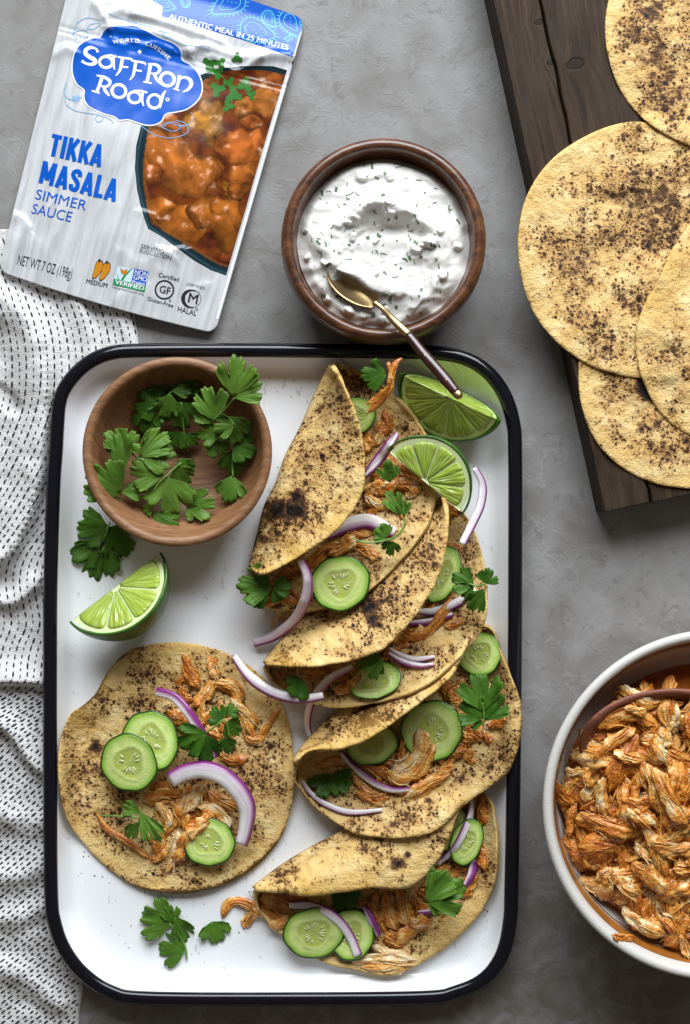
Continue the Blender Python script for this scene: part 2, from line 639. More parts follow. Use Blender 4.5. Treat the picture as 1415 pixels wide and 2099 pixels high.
def m_pulp():
    m, nt, b = new_mat('lime pulp', Roughness=0.16)
    v = uvn(nt)                      # u: angle, v: radius
    ves = voro(nt, mapping(nt, v, (11.0, 3.0, 1)), 1.0)
    c = ramp(nt, ves, [(0.1, (0.46, 0.58, 0.13)), (0.6, (0.33, 0.465, 0.058))])
    setc(nt, b, c)
    bump(nt, b, ves, 0.0011, 0.8)
    b.inputs['Subsurface Weight'].default_value = 0.3
    b.inputs['Subsurface Radius'].default_value = (0.004, 0.005, 0.0015)
    b.inputs['Subsurface Scale'].default_value = 1.0
    return m


def m_towel():
    m, nt, b = new_mat('white linen', Roughness=0.9)
    b.inputs['Specular IOR Level'].default_value = 0.1
    v = uvn(nt)
    t = tex(nt, mapping(nt, v, (0.03, 0.03, 1)), 1.0, 3)
    setc(nt, b, ramp(nt, t, [(0.3, (0.70, 0.69, 0.67)), (0.7, (0.79, 0.79, 0.78))]))
    wv = tex(nt, mapping(nt, v, (0.22, 0.34, 1)), 1.0, 3, 0.6)
    p = bump(nt, b, wv, 0.0022, 0.7)
    bump(nt, b, tex(nt, mapping(nt, v, (0.7, 0.7, 1)), 1.0, 2), 0.0012, 0.5, p)
    return m


def m_enamel():
    m, nt, b = new_mat('white enamel', Roughness=0.17, Coat_Weight=0.3)
    b.inputs['Coat Roughness'].default_value = 0.06
    v = uvn(nt)
    sp = tex(nt, mapping(nt, v, (0.09, 0.05, 1)), 1.0, 2, 0.5, 0.6)
    ms = tex(nt, mapping(nt, v, (0.012, 0.012, 1)), 1.0, 2)
    f = mth(nt, 'ADD', sp, mth(nt, 'MULTIPLY', mth(nt, 'SUBTRACT', ms, 0.5), 0.5))
    scr = ramp(nt, f, [(0.70, g(0)), (0.75, g(1))])
    c = mix(nt, mth(nt, 'MULTIPLY', scr, 0.5), rgb(0.81, 0.83, 0.85), rgb(0.40, 0.38, 0.33))
    setc(nt, b, c)
    bump(nt, b, tex(nt, mapping(nt, v, (0.015, 0.015, 1)), 1.0, 2), 0.0006, 0.2)
    return m


def m_board():
    m, nt, b = new_mat('dark stained pine', Roughness=0.62)
    b.inputs['Specular IOR Level'].default_value = 0.2
    v = uvn(nt)                      # u across, v along the grain
    # knots bend the grain
    acc = None
    kn = None
    for (ku, kv, kr) in ((138, 166, 15), (84, 66, 7), (92, 152, 7)):
        d = nd(nt, 'ShaderNodeVectorMath', {'operation': 'DISTANCE'})
        mp0 = nd(nt, 'ShaderNodeVectorMath', {'operation': 'MULTIPLY_ADD'})
        nt.links.new(tex(nt, mapping(nt, v, (0.05, 0.05, 1)), 1.0, 2, out=1), mp0.inputs[0]); mp0.inputs[1].default_value = (9, 9, 0); nt.links.new(v, mp0.inputs[2])
        mp = mapping(nt, mp0.outputs[0], (0.62, 1.0, 1))
        nt.links.new(mp, d.inputs[0]); d.inputs[1].default_value = ((ku + 4) * 0.62, kv + 4, 0)
        q = mth(nt, 'POWER', 2.718, mth(nt, 'MULTIPLY', mth(nt, 'DIVIDE', d.outputs['Value'], kr * 1.9), -1.0))
        acc = q if acc is None else mth(nt, 'ADD', acc, q)
        s = ramp(nt, mth(nt, 'DIVIDE', d.outputs['Value'], kr), [(0.45, g(0.6)), (0.72, g(1)), (0.95, g(0.0))])
        kn = s if kn is None else mth(nt, 'MAXIMUM', kn, s)
    off = mth(nt, 'MULTIPLY', acc, 2.2)
    cv = nd(nt, 'ShaderNodeCombineXYZ')
    sep = nd(nt, 'ShaderNodeSeparateXYZ', None, Vector=mapping(nt, v, (0.085, 0.0042, 1)))
    nt.links.new(mth(nt, 'ADD', sep.outputs[0], off), cv.inputs[0]); nt.links.new(sep.outputs[1], cv.inputs[1])
    a = tex(nt, cv.outputs[0], 1.0, 5, 0.6, 0.7)
    fine = tex(nt, mapping(nt, v, (0.5, 0.012, 1)), 1.0, 3, 0.6)
    pat = tex(nt, mapping(nt, v, (0.010, 0.006, 1)), 1.0, 4, 0.6)
    f = mth(nt, 'ADD', mth(nt, 'MULTIPLY', a, 0.65), mth(nt, 'MULTIPLY', fine, 0.35))
    c = ramp(nt, f, [(0.32, (0.008, 0.0042, 0.0022)), (0.5, (0.032, 0.018, 0.0095)), (0.68, (0.074, 0.045, 0.025))])
    c = mix(nt, mth(nt, 'MULTIPLY', ramp(nt, pat, [(0.4, g(0)), (0.65, g(1))]), 0.5), c, rgb(0.054, 0.038, 0.026))
    c = mix(nt, kn, c, rgb(0.012, 0.006, 0.004))
    setc(nt, b, c)
    bump(nt, b, mth(nt, 'SUBTRACT', f, mth(nt, 'MULTIPLY', kn, 0.4)), 0.0012, 0.6)
    return m


def m_pouch():
    m, nt, b = new_mat('printed pouch film', Roughness=0.22, Coat_Weight=0.0)
    b.inputs['Coat Roughness'].default_value = 0.1
    v = uvn(nt)                      # u across, v along the length
    a = tex(nt, mapping(nt, v, (0.07, 0.006, 1)), 1.0, 4, 0.6, 0.5)
    c = ramp(nt, a, [(0.3, (0.38, 0.395, 0.41)), (0.5, (0.50, 0.515, 0.53)), (0.7, (0.58, 0.595, 0.605))])
    ln = nd(nt, 'ShaderNodeTexNoise', None, Vector=mapping(nt, v, (0.16, 0.003, 1)), Scale=1.0, Detail=2.0)
    c = mix(nt, mth(nt, 'MULTIPLY', ramp(nt, ln.outputs[0], [(0.63, g(0)), (0.70, g(1))]), 0.35), c, rgb(0.33, 0.27, 0.25))
    setc(nt, b, c)
    bump(nt, b, tex(nt, mapping(nt, v, (0.02, 0.02, 1)), 1.0, 2), 0.0006, 0.2)
    return m


def m_print(name, c, rough=0.22):
    m, nt, b = new_mat(name, Roughness=rough)
    b.inputs['Specular IOR Level'].default_value = 0.4
    b.inputs['Coat Roughness'].default_value = 0.1
    b.inputs['Base Color'].default_value = (*c, 1)
    return m


M = dict(
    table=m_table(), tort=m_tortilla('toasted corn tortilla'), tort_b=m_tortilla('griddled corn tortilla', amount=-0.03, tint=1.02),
    enamel=m_enamel(), black=m_plain('black enamel', (0.005, 0.005, 0.009), 0.13, 0.38),
    dark_wood=m_wood('dark acacia', [(0.3, (0.020, 0.007, 0.003)), (0.5, (0.085, 0.028, 0.010)), (0.7, (0.20, 0.075, 0.026))], 0.012, 0.05, 0.36, 0.0002, 0.35),
    light_wood=m_wood('light fruitwood', [(0.3, (0.13, 0.058, 0.022)), (0.5, (0.23, 0.108, 0.046)), (0.7, (0.35, 0.185, 0.09))], 0.010, 0.07, 0.5, 0.0004),
    spoon_wood=m_wood('reddish spoon wood', [(0.3, (0.12, 0.035, 0.018)), (0.7, (0.25, 0.085, 0.045))], 0.02, 0.06, 0.5),
    rosewood=m_wood('rosewood', [(0.3, (0.010, 0.003, 0.003)), (0.7, (0.055, 0.012, 0.010))], 0.12, 0.02, 0.25, 0.0001, 0.4),
    brass=m_plain('brass', (0.46, 0.33, 0.16), 0.33, metal=1.0, var=0.1),
    yogurt=m_plain('herbed yogurt', (0.74, 0.725, 0.69), 0.34, 0.3, var=0.03, bd=0.0003, bs=0.1, sss=0.3),
    crumb=m_plain('charred crumb', (0.05, 0.022, 0.010), 0.7, var=0.5, vs=0.3), fleck=m_plain('chopped herb', (0.09, 0.155, 0.075), 0.5, var=0.5, vs=0.3),
    leaf=m_leaf(), stem=m_plain('cilantro stem', (0.13, 0.27, 0.045), 0.4, var=0.3),
    chicken=m_chicken(), onion=m_onion(),
    cuke_skin=m_rind('cucumber skin', (0.005, 0.030, 0.004), (0.026, 0.095, 0.010)),
    cuke=m_col('cucumber flesh', 0.13, 0.55, 0.0004, 0.2, 0.4), seed=m_plain('cucumber seed', (0.56, 0.60, 0.30), 0.25, var=0.1, sss=0.3),
    rind=m_rind('lime rind', (0.018, 0.075, 0.006), (0.06, 0.17, 0.014)), pith=m_plain('lime pith', (0.60, 0.69, 0.36), 0.45, var=0.08, sss=0.2), pulp=m_pulp(), pith_g=m_plain('green lime membrane', (0.52, 0.64, 0.22), 0.25, var=0.1, sss=0.3),
    towel=m_towel(), thread=m_plain('navy thread', (0.012, 0.016, 0.030), 0.85, 0.2, var=0.4, vs=0.4),
    board=m_board(), ceramic=m_plain('white stoneware', (0.62, 0.60, 0.56), 0.3, 0.5, var=0.05, vs=0.2, bd=0.0002, bs=0.3),
    stripe=m_plain('ochre glaze band', (0.33, 0.115, 0.018), 0.32, var=0.2, vs=0.03), sauce=m_plain('orange sauce', (0.36, 0.10, 0.012), 0.2, var=0.35, vs=0.06, bd=0.0015, bs=0.06),
    pouch=m_pouch(), blue=m_print('blue print', (0.001, 0.085, 0.46)), white_ink=m_print('white ink', (0.78, 0.80, 0.84)), black_ink=m_print('black ink', (0.02, 0.02, 0.025)),
    sky_ink=m_print('light blue ink', (0.10, 0.50, 0.78)), pale_blue=m_print('pale blue ink', (0.22, 0.42, 0.66)), green_ink=m_print('green ink', (0.02, 0.27, 0.09)),
    orange_ink=m_print('orange ink', (0.55, 0.22, 0.015)), grey_ink=m_print('grey ink', (0.07, 0.08, 0.08)), icy_ink=m_print('icy ink', (0.55, 0.72, 0.82)),
    photo=m_col('printed food picture', 0.18, 0.4), leaf_ink=m_print('leaf green ink', (0.028, 0.155, 0.02)), white_film=m_print('white film edge', (0.74, 0.75, 0.77)),
)

# ------------------------------------------------------------------ the table surface
gx = np.linspace(-1800, 3200, 26); gy = np.linspace(-1800, 3900, 29)
P = np.stack(np.meshgrid(gx, gy, indexing='ij') + [np.zeros((26, 29))], -1)
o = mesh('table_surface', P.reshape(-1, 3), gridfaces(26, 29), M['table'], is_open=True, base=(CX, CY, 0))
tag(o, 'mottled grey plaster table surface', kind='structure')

# ------------------------------------------------------------------ cutting board of planks
BH = 96.0
bA = np.array([1010.0, 0.0]); bd = np.array([0.214, 0.9768]); be = np.array([0.9768, -0.214])
board = thing('cutting_board', 'dark stained wooden board of planks under the stack of tortillas', 'cutting board', (1300, 500))


def plank(w0, w1, t0, t1, jl=0.0, jr=0.0, ch=0):
    n = 60
    t = np.linspace(t0, t1, n)
    prof = [(0, 0.0, 0.0), (0, 0.0, BH - 4), (0, 2.5, BH), (0.5, 0, BH), (1, -2.5, BH), (1, 0.0, BH - 4), (1, 0.0, 0.0)]
    k = len(prof)
    P = np.zeros((n, k, 3)); uv = np.zeros((n, k, 2))
    jitL = jl * fbm(t / 45.0, t * 0 + ch, 1) + jl * 0.5 * vnoise(t / 15.0, t * 0 + ch, 2)
    jitR = jr * fbm(t / 45.0, t * 0 + ch + 1, 1) + jr * 0.5 * vnoise(t / 15.0, t * 0 + ch + 1, 2)
    for j, (s, dw, h) in enumerate(prof):
        w = w0 * (1 - s) + w1 * s + dw + jitL * (1 - s) + jitR * s
        tt = t.copy()
        if h == BH:
            tt[0] += 2; tt[-1] -= 2
        xy = bA + tt[:, None] * bd + w[:, None] * be
        P[:, j, :2] = plumb(xy, BH, h) if h != BH else xy
        P[:, j, 2] = h
        uv[:, j, 0] = w + (BH - h) * 0.8; uv[:, j, 1] = tt
    V = P.reshape(-1, 3)
    F = gridfaces(n, k).tolist() + [list(range(k))[::-1], [(n - 1) * k + j for j in range(k)]]
    for i in range(n - 1):
        F.append([i * k, (i + 1) * k, (i + 1) * k + k - 1, i * k + k - 1][::-1])
    mesh('plank', V, F, M['board'], board, uv=uv.reshape(-1, 2), smooth=False)
    hm_add(P[:, 2:5])


plank(0, 93.5, -420, 1075, 0, 5.0, 0)
plank(97.5, 330, -420, 1076.5, 5.0, 0.8, 1)
plank(332, 640, -420, 1074, 0.8, 0, 2)

# ------------------------------------------------------------------ tray outline (used by the towel as well)
RIM = np.array([(284, 704), (500, 703), (800, 706), (900, 709), (962, 722), (1010, 752), (1046, 800), (1066, 860), (1071, 930), (1071, 1200), (1069, 1500), (1064, 1800), (1059, 1900), (1040, 1970), (1000, 2020), (940, 2048), (870, 2060), (600, 2063), (300, 2061), (220, 2046), (162, 2008), (122, 1958), (99, 1900), (90, 1820), (88, 1500), (89, 1200), (95, 1000), (100, 925), (103, 870), (107, 825), (119, 790), (145, 755), (180, 727), (222, 710)], float)
rim_o = spline(RIM, 320, closed=True)


def inset(poly, d):
    t = np.roll(poly, -1, 0) - np.roll(poly, 1, 0)
    t /= np.linalg.norm(t, axis=1, keepdims=True)
    nrm = np.stack([-t[:, 1], t[:, 0]], -1)
    c = poly.mean(0)
    if ((c - poly) * nrm).sum() < 0:
        nrm = -nrm
    q = poly + nrm * d
    return q


# ------------------------------------------------------------------ towel
def towel_right(y):
    return np.interp(y, [480, 640, 690, 706, 730, 760, 820, 900, 1000, 1900, 1990, 2035, 2070, 2200], [268, 276, 284, 286, 286, 220, 160, 140, 128, 124, 168, 172, 164, 158])


def ridge(x, y, pts, amp, sig, sig2=None):
    """soft fold following a polyline; sig on one side, sig2 on the other"""
    pts = spline(pts, 60)
    best = np.full(np.shape(x), 1e9); side = np.zeros(np.shape(x))
    tt = np.gradient(pts, axis=0)
    for p, t in zip(pts, tt):
        d = np.hypot(x - p[0], y - p[1])
        s = np.sign((x - p[0]) * t[1] - (y - p[1]) * t[0])
        k = d < best
        best = np.where(k, d, best); side = np.where(k, s, side)
    s = np.where(side > 0, sig, sig2 or sig)
    return amp * np.exp(-(best / s)**2)


def towel_h(x, y):
    h = 9 + 7 * fbm(x / 60, y / 60, 3) + 4.0 * fbm(x / 22, y / 26, 4)
    h = h + ridge(x, y, [(-60, 560), (0, 606), (45, 640), (78, 700), (92, 790), (88, 900), (70, 1010), (20, 1130), (-60, 1180)], 46, 17, 60)
    h = h + ridge(x, y, [(150, 600), (178, 660), (190, 720), (182, 780)], 14, 10, 30)
    h = h + ridge(x, y, [(96, 640), (112, 720), (104, 800)], 10, 16)
    h = h + ridge(x, y, [(240, 640), (262, 690), (275, 720)], 8, 14)
    h = h - ridge(x, y, [(-40, 800), (10, 812), (30, 835)], 30, 14)
    h = h + ridge(x, y, [(-60, 1215), (20, 1235), (70, 1200)], 26, 26, 14)
    h = h + ridge(x, y, [(-60, 1395), (30, 1398), (75, 1400), (105, 1408)], 30, 34, 6)
    h = h + ridge(x, y, [(-60, 1490), (10, 1495), (60, 1560), (95, 1590)], 28, 28, 9)
    h = h + ridge(x, y, [(-60, 1640), (30, 1680), (110, 1690)], 18, 28)
    h = h + ridge(x, y, [(-60, 1790), (30, 1800), (110, 1760)], 17, 28)
    h = h + ridge(x, y, [(-60, 1990), (40, 2000), (120, 2060)], 20, 24)
    h = h + ridge(x, y, [(-60, 1890), (40, 1880), (110, 1850)], 14, 20)
    # flat where the tray and the pouch lie on it
    lim = np.interp(x - towel_right(y) + 30, [-25, 0, 30], [60, 22, 6])
    lim = np.where((y > 735), lim, 60.0)
    under = np.interp(y - (566 + 0.29 * x), [-30, 0, 40], [8, 14, 60])
    return np.clip(np.minimum(np.minimum(h, lim), under), 4.0, None)


towel = thing('linen_towel', 'rumpled white linen towel with rows of dark running stitches beside the tray', 'towel', (60, 1300))
ny, nx = 420, 62
yy = np.linspace(470, 2190, ny)[:, None]
uu = np.linspace(0, 1, nx)[None, :]
xr = towel_right(yy)
X = -110 + (xr + 110) * uu
Y = yy + 0 * uu
TP = np.stack([X, Y, towel_h(X, Y)], -1)
TP[:, -1, 2] = 2.0
V, F = shell(TP, 3.0, normal=False)
mesh('cloth', V, F, M['towel'], towel, uv=np.vstack([TP[..., :2].reshape(-1, 2)] * 2))
hm_add(TP)

# stitches: rows run straight down the cloth at the top and swing to a diagonal further down


def lean(y):      # tangent of the row's lean from the vertical
    return np.interp(y, [460, 640, 700, 800, 860, 1000, 1120, 1190, 1260, 1300, 1380, 1420, 1470, 1520, 1700, 1900, 2200], [-0.45, -0.35, -0.15, 0.1, 0.35, 0.6, 0.75, -0.05, -0.25, 0.5, 0.0, 1.5, 1.9, 1.1, 1.25, 1.3, 1.45])


sy = np.arange(480, 2190, 1.0)
shift = np.concatenate([[0], np.cumsum(lean(sy))[:-1]])
VV, FF = [], []
row = 0
for x0 in np.arange(-260, 2400, 14.5):
    xs = x0 - shift
    row += 1
    xs = xs + 2.2 * vnoise(sy / 40.0, sy * 0 + row * 1.7, 5)
    inside = (xs > -60) & (xs < towel_right(sy) - 4)
    if inside.sum() < 10:
        continue
    seg = np.sqrt(1 + lean(sy)**2)
    s = np.cumsum(seg) + (8 if row % 2 else 0)
    period = 18.0 if row % 2 else 14.5
    dash = 12.5 if row % 2 else 7.5
    k0 = int(s[0] / period)
    for k in range(k0, int(s[-1] / period) + 1):
        a = k * period + rng.uniform(-1.3, 1.3); bnd = a + dash * rng.uniform(0.75, 1.15)
        q = np.linspace(a, bnd, 4)
        py = np.interp(q, s, sy); px = np.interp(q, s, xs)
        if px.min() < -60 or (px > towel_right(py) - 4).any() or py.max() > 2180 or py.min() < 485:
            continue
        wd = (1.65 if row % 2 else 1.3) * rng.uniform(0.85, 1.15)
        t = np.array([px[-1] - px[0], py[-1] - py[0]]); t /= np.linalg.norm(t)
        nn = np.array([-t[1], t[0]])
        wv = np.array([0.5, 1, 1, 0.5]) * wd
        c = np.stack([px, py], -1)
        L_ = c + nn * wv[:, None]; R_ = c - nn * wv[:, None]
        b0 = len(VV)
        for i in range(4):
            lift = 0.7 if i in (0, 3) else 1.5
            hh = float(towel_h(np.array([c[i, 0]]), np.array([c[i, 1]]))[0]) if False else None
            VV.append((L_[i, 0], L_[i, 1], -lift)); VV.append((c[i, 0], c[i, 1], -lift - 0.5)); VV.append((R_[i, 0], R_[i, 1], -lift))
        for i in range(3):
            for j in range(2):
                FF.append((b0 + i * 3 + j, b0 + i * 3 + j + 1, b0 + i * 3 + 3 + j + 1, b0 + i * 3 + 3 + j))
VV = np.array(VV)


def grid_h(x, y):       # height of the cloth mesh itself
    fy = np.clip((y - 470) / (2190 - 470) * (ny - 1), 0, ny - 1.001)
    fx = np.clip((x + 110) / (towel_right(y) + 110) * (nx - 1), 0, nx - 1.001)
    i = fy.astype(int); j = fx.astype(int); fy = fy - i; fx = fx - j
    Z = TP[..., 2]
    return (Z[i, j] * (1 - fy) + Z[i + 1, j] * fy) * (1 - fx) + (Z[i, j + 1] * (1 - fy) + Z[i + 1, j + 1] * fy) * fx


VV[:, 2] = grid_h(VV[:, 0], VV[:, 1]) - VV[:, 2]
o = mesh('stitching', VV, np.array(FF), M['thread'], towel, is_open=True)
o['kind'] = 'stuff'

# ------------------------------------------------------------------ enamel tray
tray = thing('enamel_tray', 'white enamel tray with rounded corners and a black rim holding the tacos', 'tray', (580, 1400))
prof_rim = [(27, 57), (29.5, 61), (27.5, 66), (22, 70.5), (15, 73), (8, 72), (3, 68), (0.3, 62), (0, 57), (2, 52), (7, 49), (14, 50)]
prof_in = [(26.5, 60), (30, 55), (36, 44), (44, 31), (53, 20), (62, 13), (72, 9.5), (80, 8.4)]
prof_out = [(14, 51), (26, 44), (34, 34), (44, 22), (56, 9), (66, 2), (80, 1.2)]


def loop_grid(prof, wob=0.0):
    R = []
    for d, h in prof:
        q = inset(rim_o, d)
        R.append(np.column_stack([q, np.full(len(q), h)]))
    R = np.array(R)
    return R


R = loop_grid(prof_rim)
n = R.shape[1]
wobble = 0.7 * fbm(np.arange(n) / 3.0, np.zeros(n), 2)
R[0, :, :2] += wobble[:, None] * 0.6
F = np.vstack([gridfaces(len(R), n, True)])
mesh('rim', R.reshape(-1, 3), F, M['black'], tray)
hm_add(R)
R = loop_grid(prof_in)
ctr = R[-1].mean(0)
R = np.concatenate([R] + [ctr + (R[-1:] - ctr) * np.array([q_, q_, 1]) for q_ in (0.93, 0.7, 0.4, 0.1)])
V = np.vstack([R.reshape(-1, 3), ctr])
k0 = (len(R) - 1) * n
F = gridfaces(len(R), n, True).tolist() + [[k0 + j, len(V) - 1, k0 + (j + 1) % n] for j in range(n)]
Ro = loop_grid(prof_out)
Vo = np.vstack([Ro.reshape(-1, 3), [*ctr[:2], 1.2]])
k1 = (len(Ro) - 1) * n
Fo = gridfaces(len(Ro), n, True).tolist() + [[k1 + j, len(Vo) - 1, k1 + (j + 1) % n] for j in range(n)]
nb = len(V)
V2 = np.vstack([V, Vo])
F2 = [f for f in F] + [[a + nb for a in f[::-1]] for f in Fo]
mesh('pan', V2, F2, M['enamel'], tray, uv=V2[:, :2] + V2[:, 2:3] * 0.7)
hm_add(R)
yy_, xx_ = np.meshgrid(np.arange(780, 1990, 4.0), np.arange(170, 1000, 4.0))
hm_add(np.stack([xx_, yy_, np.full(xx_.shape, 8.0)], -1))

# ------------------------------------------------------------------ sauce pouch
pTL, pTR, pBL, pBR = np.array([152, -72.0]), np.array([625.0, 48.0]), np.array([-3.0, 556.0]), np.array([441.0, 684.0])


def uv_of(x, y):
    u = np.full(np.shape(x), 0.5); v = np.full(np.shape(x), 0.5)
    for _ in range(8):
        A = pTL * 1.0
        px = pTL[0] * (1 - u) * (1 - v) + pTR[0] * u * (1 - v) + pBL[0] * (1 - u) * v + pBR[0] * u * v
        py = pTL[1] * (1 - u) * (1 - v) + pTR[1] * u * (1 - v) + pBL[1] * (1 - u) * v + pBR[1] * u * v
        xu = (pTR[0] - pTL[0]) * (1 - v) + (pBR[0] - pBL[0]) * v; yu = (pTR[1] - pTL[1]) * (1 - v) + (pBR[1] - pBL[1]) * v
        xv = (pBL[0] - pTL[0]) * (1 - u) + (pBR[0] - pTR[0]) * u; yv = (pBL[1] - pTL[1]) * (1 - u) + (pBR[1] - pTR[1]) * u
        det = xu * yv - xv * yu
        rx, ry = x - px, y - py
        u = u + (rx * yv - ry * xv) / det
        v = v + (xu * ry - yu * rx) / det
    return u, v


CREASES = [([(440, 20), (470, 70), (494, 112)], 7, 7), ([(505, 118), (600, 130), (720, 150), (830, 195), (860, 235)], 9, 9), ([(600, 60), (740, 95), (880, 140), (1010, 190)], 6, 7),
           ([(860, 215), (930, 205), (1010, 235), (1110, 255), (1230, 240), (1310, 245)], 9, 9), ([(1000, 300), (1080, 320), (1180, 255)], 7, 7), ([(960, 255), (1040, 285)], 5, 7),
           ([(250, 240), (300, 215), (330, 225)], 5, 8), ([(495, 60), (560, 40), (690, 55)], 6, 8), ([(520, 180), (560, 200), (600, 185), (650, 205), (700, 195), (780, 225)], 5, 7),
           ([(50, 970), (100, 990), (130, 1030)], 6, 9), ([(690, 1165), (760, 1140), (830, 1128)], 6, 8), ([(735, 1125), (770, 1150), (800, 1175)], 5, 6), ([(630, 955), (700, 975)], 3, 6),
           ([(560, 1140), (620, 1190), (700, 1210)], 4, 12), ([(60, 1080), (160, 1100), (240, 1180)], 4, 16), ([(520, 1360), (640, 1300)], 4, 12), ([(860, 1330), (930, 1290)], 4, 9), ([(30, 1180), (60, 1130), (90, 1050)], 4, 12)]


def pouch_raw(x, y):
    u, v = uv_of(x, y)
    eu = np.minimum(u, 1 - u) * 465.0
    vt = v * 640.0; vb = (1 - v) * 640.0
    side = sstep(11, 130, eu)
    topr = sstep(118, 330, vt)
    botr = sstep(-10, 150, vb)
    h = 8.0 + 8 * sstep(0, 60, vt)
    h = h + 17 * side * topr * (0.55 + 0.45 * botr)
    h = h + 6 * sstep(330, 640, vt)
    h = h - 1.5 * np.exp(-((vt - 128) / 5.0)**2) - 1.2 * np.exp(-((vt - 138) / 3.0)**2)
    amp = sstep(8, 60, eu) * sstep(100, 150, vt)
    h = h + amp * (3.6 * fbm(x / 95, y / 95, 6, 2) + 1.4 * fbm(x / 34 + y / 90, y / 60 - x / 120, 7, 2))
    for pts, a, s in CREASES:
        q = z1(*pts)
        x0, x1, y0, y1 = q[:, 0].min() - 45, q[:, 0].max() + 45, q[:, 1].min() - 45, q[:, 1].max() + 45
        k = (x > x0) & (x < x1) & (y > y0) & (y < y1)
        if k.any():
            h[k] += ridge(x[k], y[k], q, a * (0.9 if pts[0][1] < 400 else 0.55), s * 0.9, s * 1.7)
    return h


PSTEP = 2.6
pgx = np.arange(-30, 660, PSTEP); pgy = np.arange(-110, 710, PSTEP)
PGX, PGY = np.meshgrid(pgx, pgy, indexing='ij')
PGH = pouch_raw(PGX, PGY)


def pouch_h(x, y):
    fx = np.clip((np.asarray(x) - pgx[0]) / PSTEP, 0, len(pgx) - 1.001); fy = np.clip((np.asarray(y) - pgy[0]) / PSTEP, 0, len(pgy) - 1.001)
    i = fx.astype(int); j = fy.astype(int); fx = fx - i; fy = fy - j
    return (PGH[i, j] * (1 - fx) + PGH[i + 1, j] * fx) * (1 - fy) + (PGH[i, j + 1] * (1 - fx) + PGH[i + 1, j + 1] * fx) * fy


pouch = thing('sauce_pouch', 'white and blue printed stand-up sauce pouch lying above the tray', 'pouch', (300, 300))
nv, nu = 250, 180
v = np.linspace(0, 1, nv)[:, None]; u = np.linspace(0, 1, nu)[None, :]
r = 22.0 / 640
cr = lambda d: (r - np.sqrt(np.maximum(r * r - np.maximum(r - d, 0)**2, 0))) * 640 / 465
inl = cr(v) + cr(1 - v)
ue = inl + u * (1 - 2 * inl)
ve = v + 0 * u
# the lower edge sags a little between the corners
PX = pTL[0] * (1 - ue) * (1 - ve) + pTR[0] * ue * (1 - ve) + pBL[0] * (1 - ue) * ve + pBR[0] * ue * ve
PY = pTL[1] * (1 - ue) * (1 - ve) + pTR[1] * ue * (1 - ve) + pBL[1] * (1 - ue) * ve + pBR[1] * ue * ve
bow = 7 * np.sin(np.pi * ue) * ve**8
PX += bow * -0.27; PY += bow
# tear notches
PX -= 3.5 * (ue > 0.985) * np.exp(-((ve * 640 - 82) / 4.0)**2)
PP = np.stack([PX, PY, pouch_h(PX, PY)], -1)
Vt = PP.reshape(-1, 3)
low = PP.copy()
low[..., 2] = np.minimum(PP[..., 2] - 2.0, 2.0 + 14 * ve**2)
V = np.vstack([Vt, low.reshape(-1, 3)])
k = nv * nu
idx = np.arange(k).reshape(nv, nu)
ring = np.concatenate([idx[0, :-1], idx[:-1, -1], idx[-1, :0:-1], idx[:0:-1, 0]]); r2 = np.roll(ring, -1)
F = np.vstack([gridfaces(nv, nu), gridfaces(nv, nu, off=k, flip=True), np.stack([ring, r2, r2 + k, ring + k], -1)])
uvp = np.stack([ue * 465, ve * 640], -1).reshape(-1, 2)
mesh('film', V, F, M['pouch'], pouch, uv=np.vstack([uvp, uvp]))
hm_add(PP)


def cut_drape(bm, step=4.0):
    xs = [v_.co.x for v_ in bm.verts]; ys = [v_.co.y for v_ in bm.verts]
    for ax, lo, hi in ((0, min(xs), max(xs)), (1, min(ys), max(ys))):
        k = math.floor(lo / step) + 1
        while k * step < hi:
            co = [0, 0, 0]; no = [0, 0, 0]
            co[ax] = k * step; no[ax] = 1
            bmesh.ops.bisect_plane(bm, geom=bm.verts[:] + bm.edges[:] + bm.faces[:], dist=1e-5, plane_co=co, plane_no=no)
            k += 1


def decal(name, bm, mat, off, parent=None, colf=None, step=4.0):
    cut_drape(bm, step)
    bm.verts.index_update()
    V = np.array([v_.co[:] for v_ in bm.verts])
    F = [[v_.index for v_ in f.verts] for f in bm.faces]
    bm.free()
    V[:, 2] = pouch_h(V[:, 0], V[:, 1]) + off + V[:, 2]
    return mesh(name, V, F, mat, parent or pouch, col=None if colf is None else colf(V[:, 0], V[:, 1]), is_open=True)


def poly_bm(*polys):
    bm = bmesh.new()
    for p in polys:
        es = []
        vs = [bm.verts.new((x, y, 0)) for x, y in p]
        for a, b in zip(vs, vs[1:] + vs[:1]):
            es.append(bm.edges.new((a, b)))
        bmesh.ops.triangle_fill(bm, edges=es, use_beauty=True)
    return bm


def stroke_bm(strokes, bm=None):
    bm = bm or bmesh.new()
    for si, (pts, w, closed) in enumerate(strokes):
        z_ = 0.035 * (si % 12)
        q = spline(pts, max(8, int(len(pts) * 7)), closed)
        m = len(q)
        t = np.roll(q, -1, 0) - np.roll(q, 1, 0) if closed else np.gradient(q, axis=0)
        t /= np.maximum(np.linalg.norm(t, axis=1, keepdims=True), 1e-9)
        nn = np.stack([-t[:, 1], t[:, 0]], -1)
        ww = np.interp(np.linspace(0, 1, m), np.linspace(0, 1, len(w)), w) if np.ndim(w) else np.full(m, w)
        a = [bm.verts.new((*p, z_)) for p in q + nn * ww[:, None] / 2]
        b = [bm.verts.new((*p, z_)) for p in q - nn * ww[:, None] / 2]
        for i in range(m if closed else m - 1):
            j = (i + 1) % m
            bm.faces.new((a[i], a[j], b[j], b[i]))
    return bm


_font_cache = {}


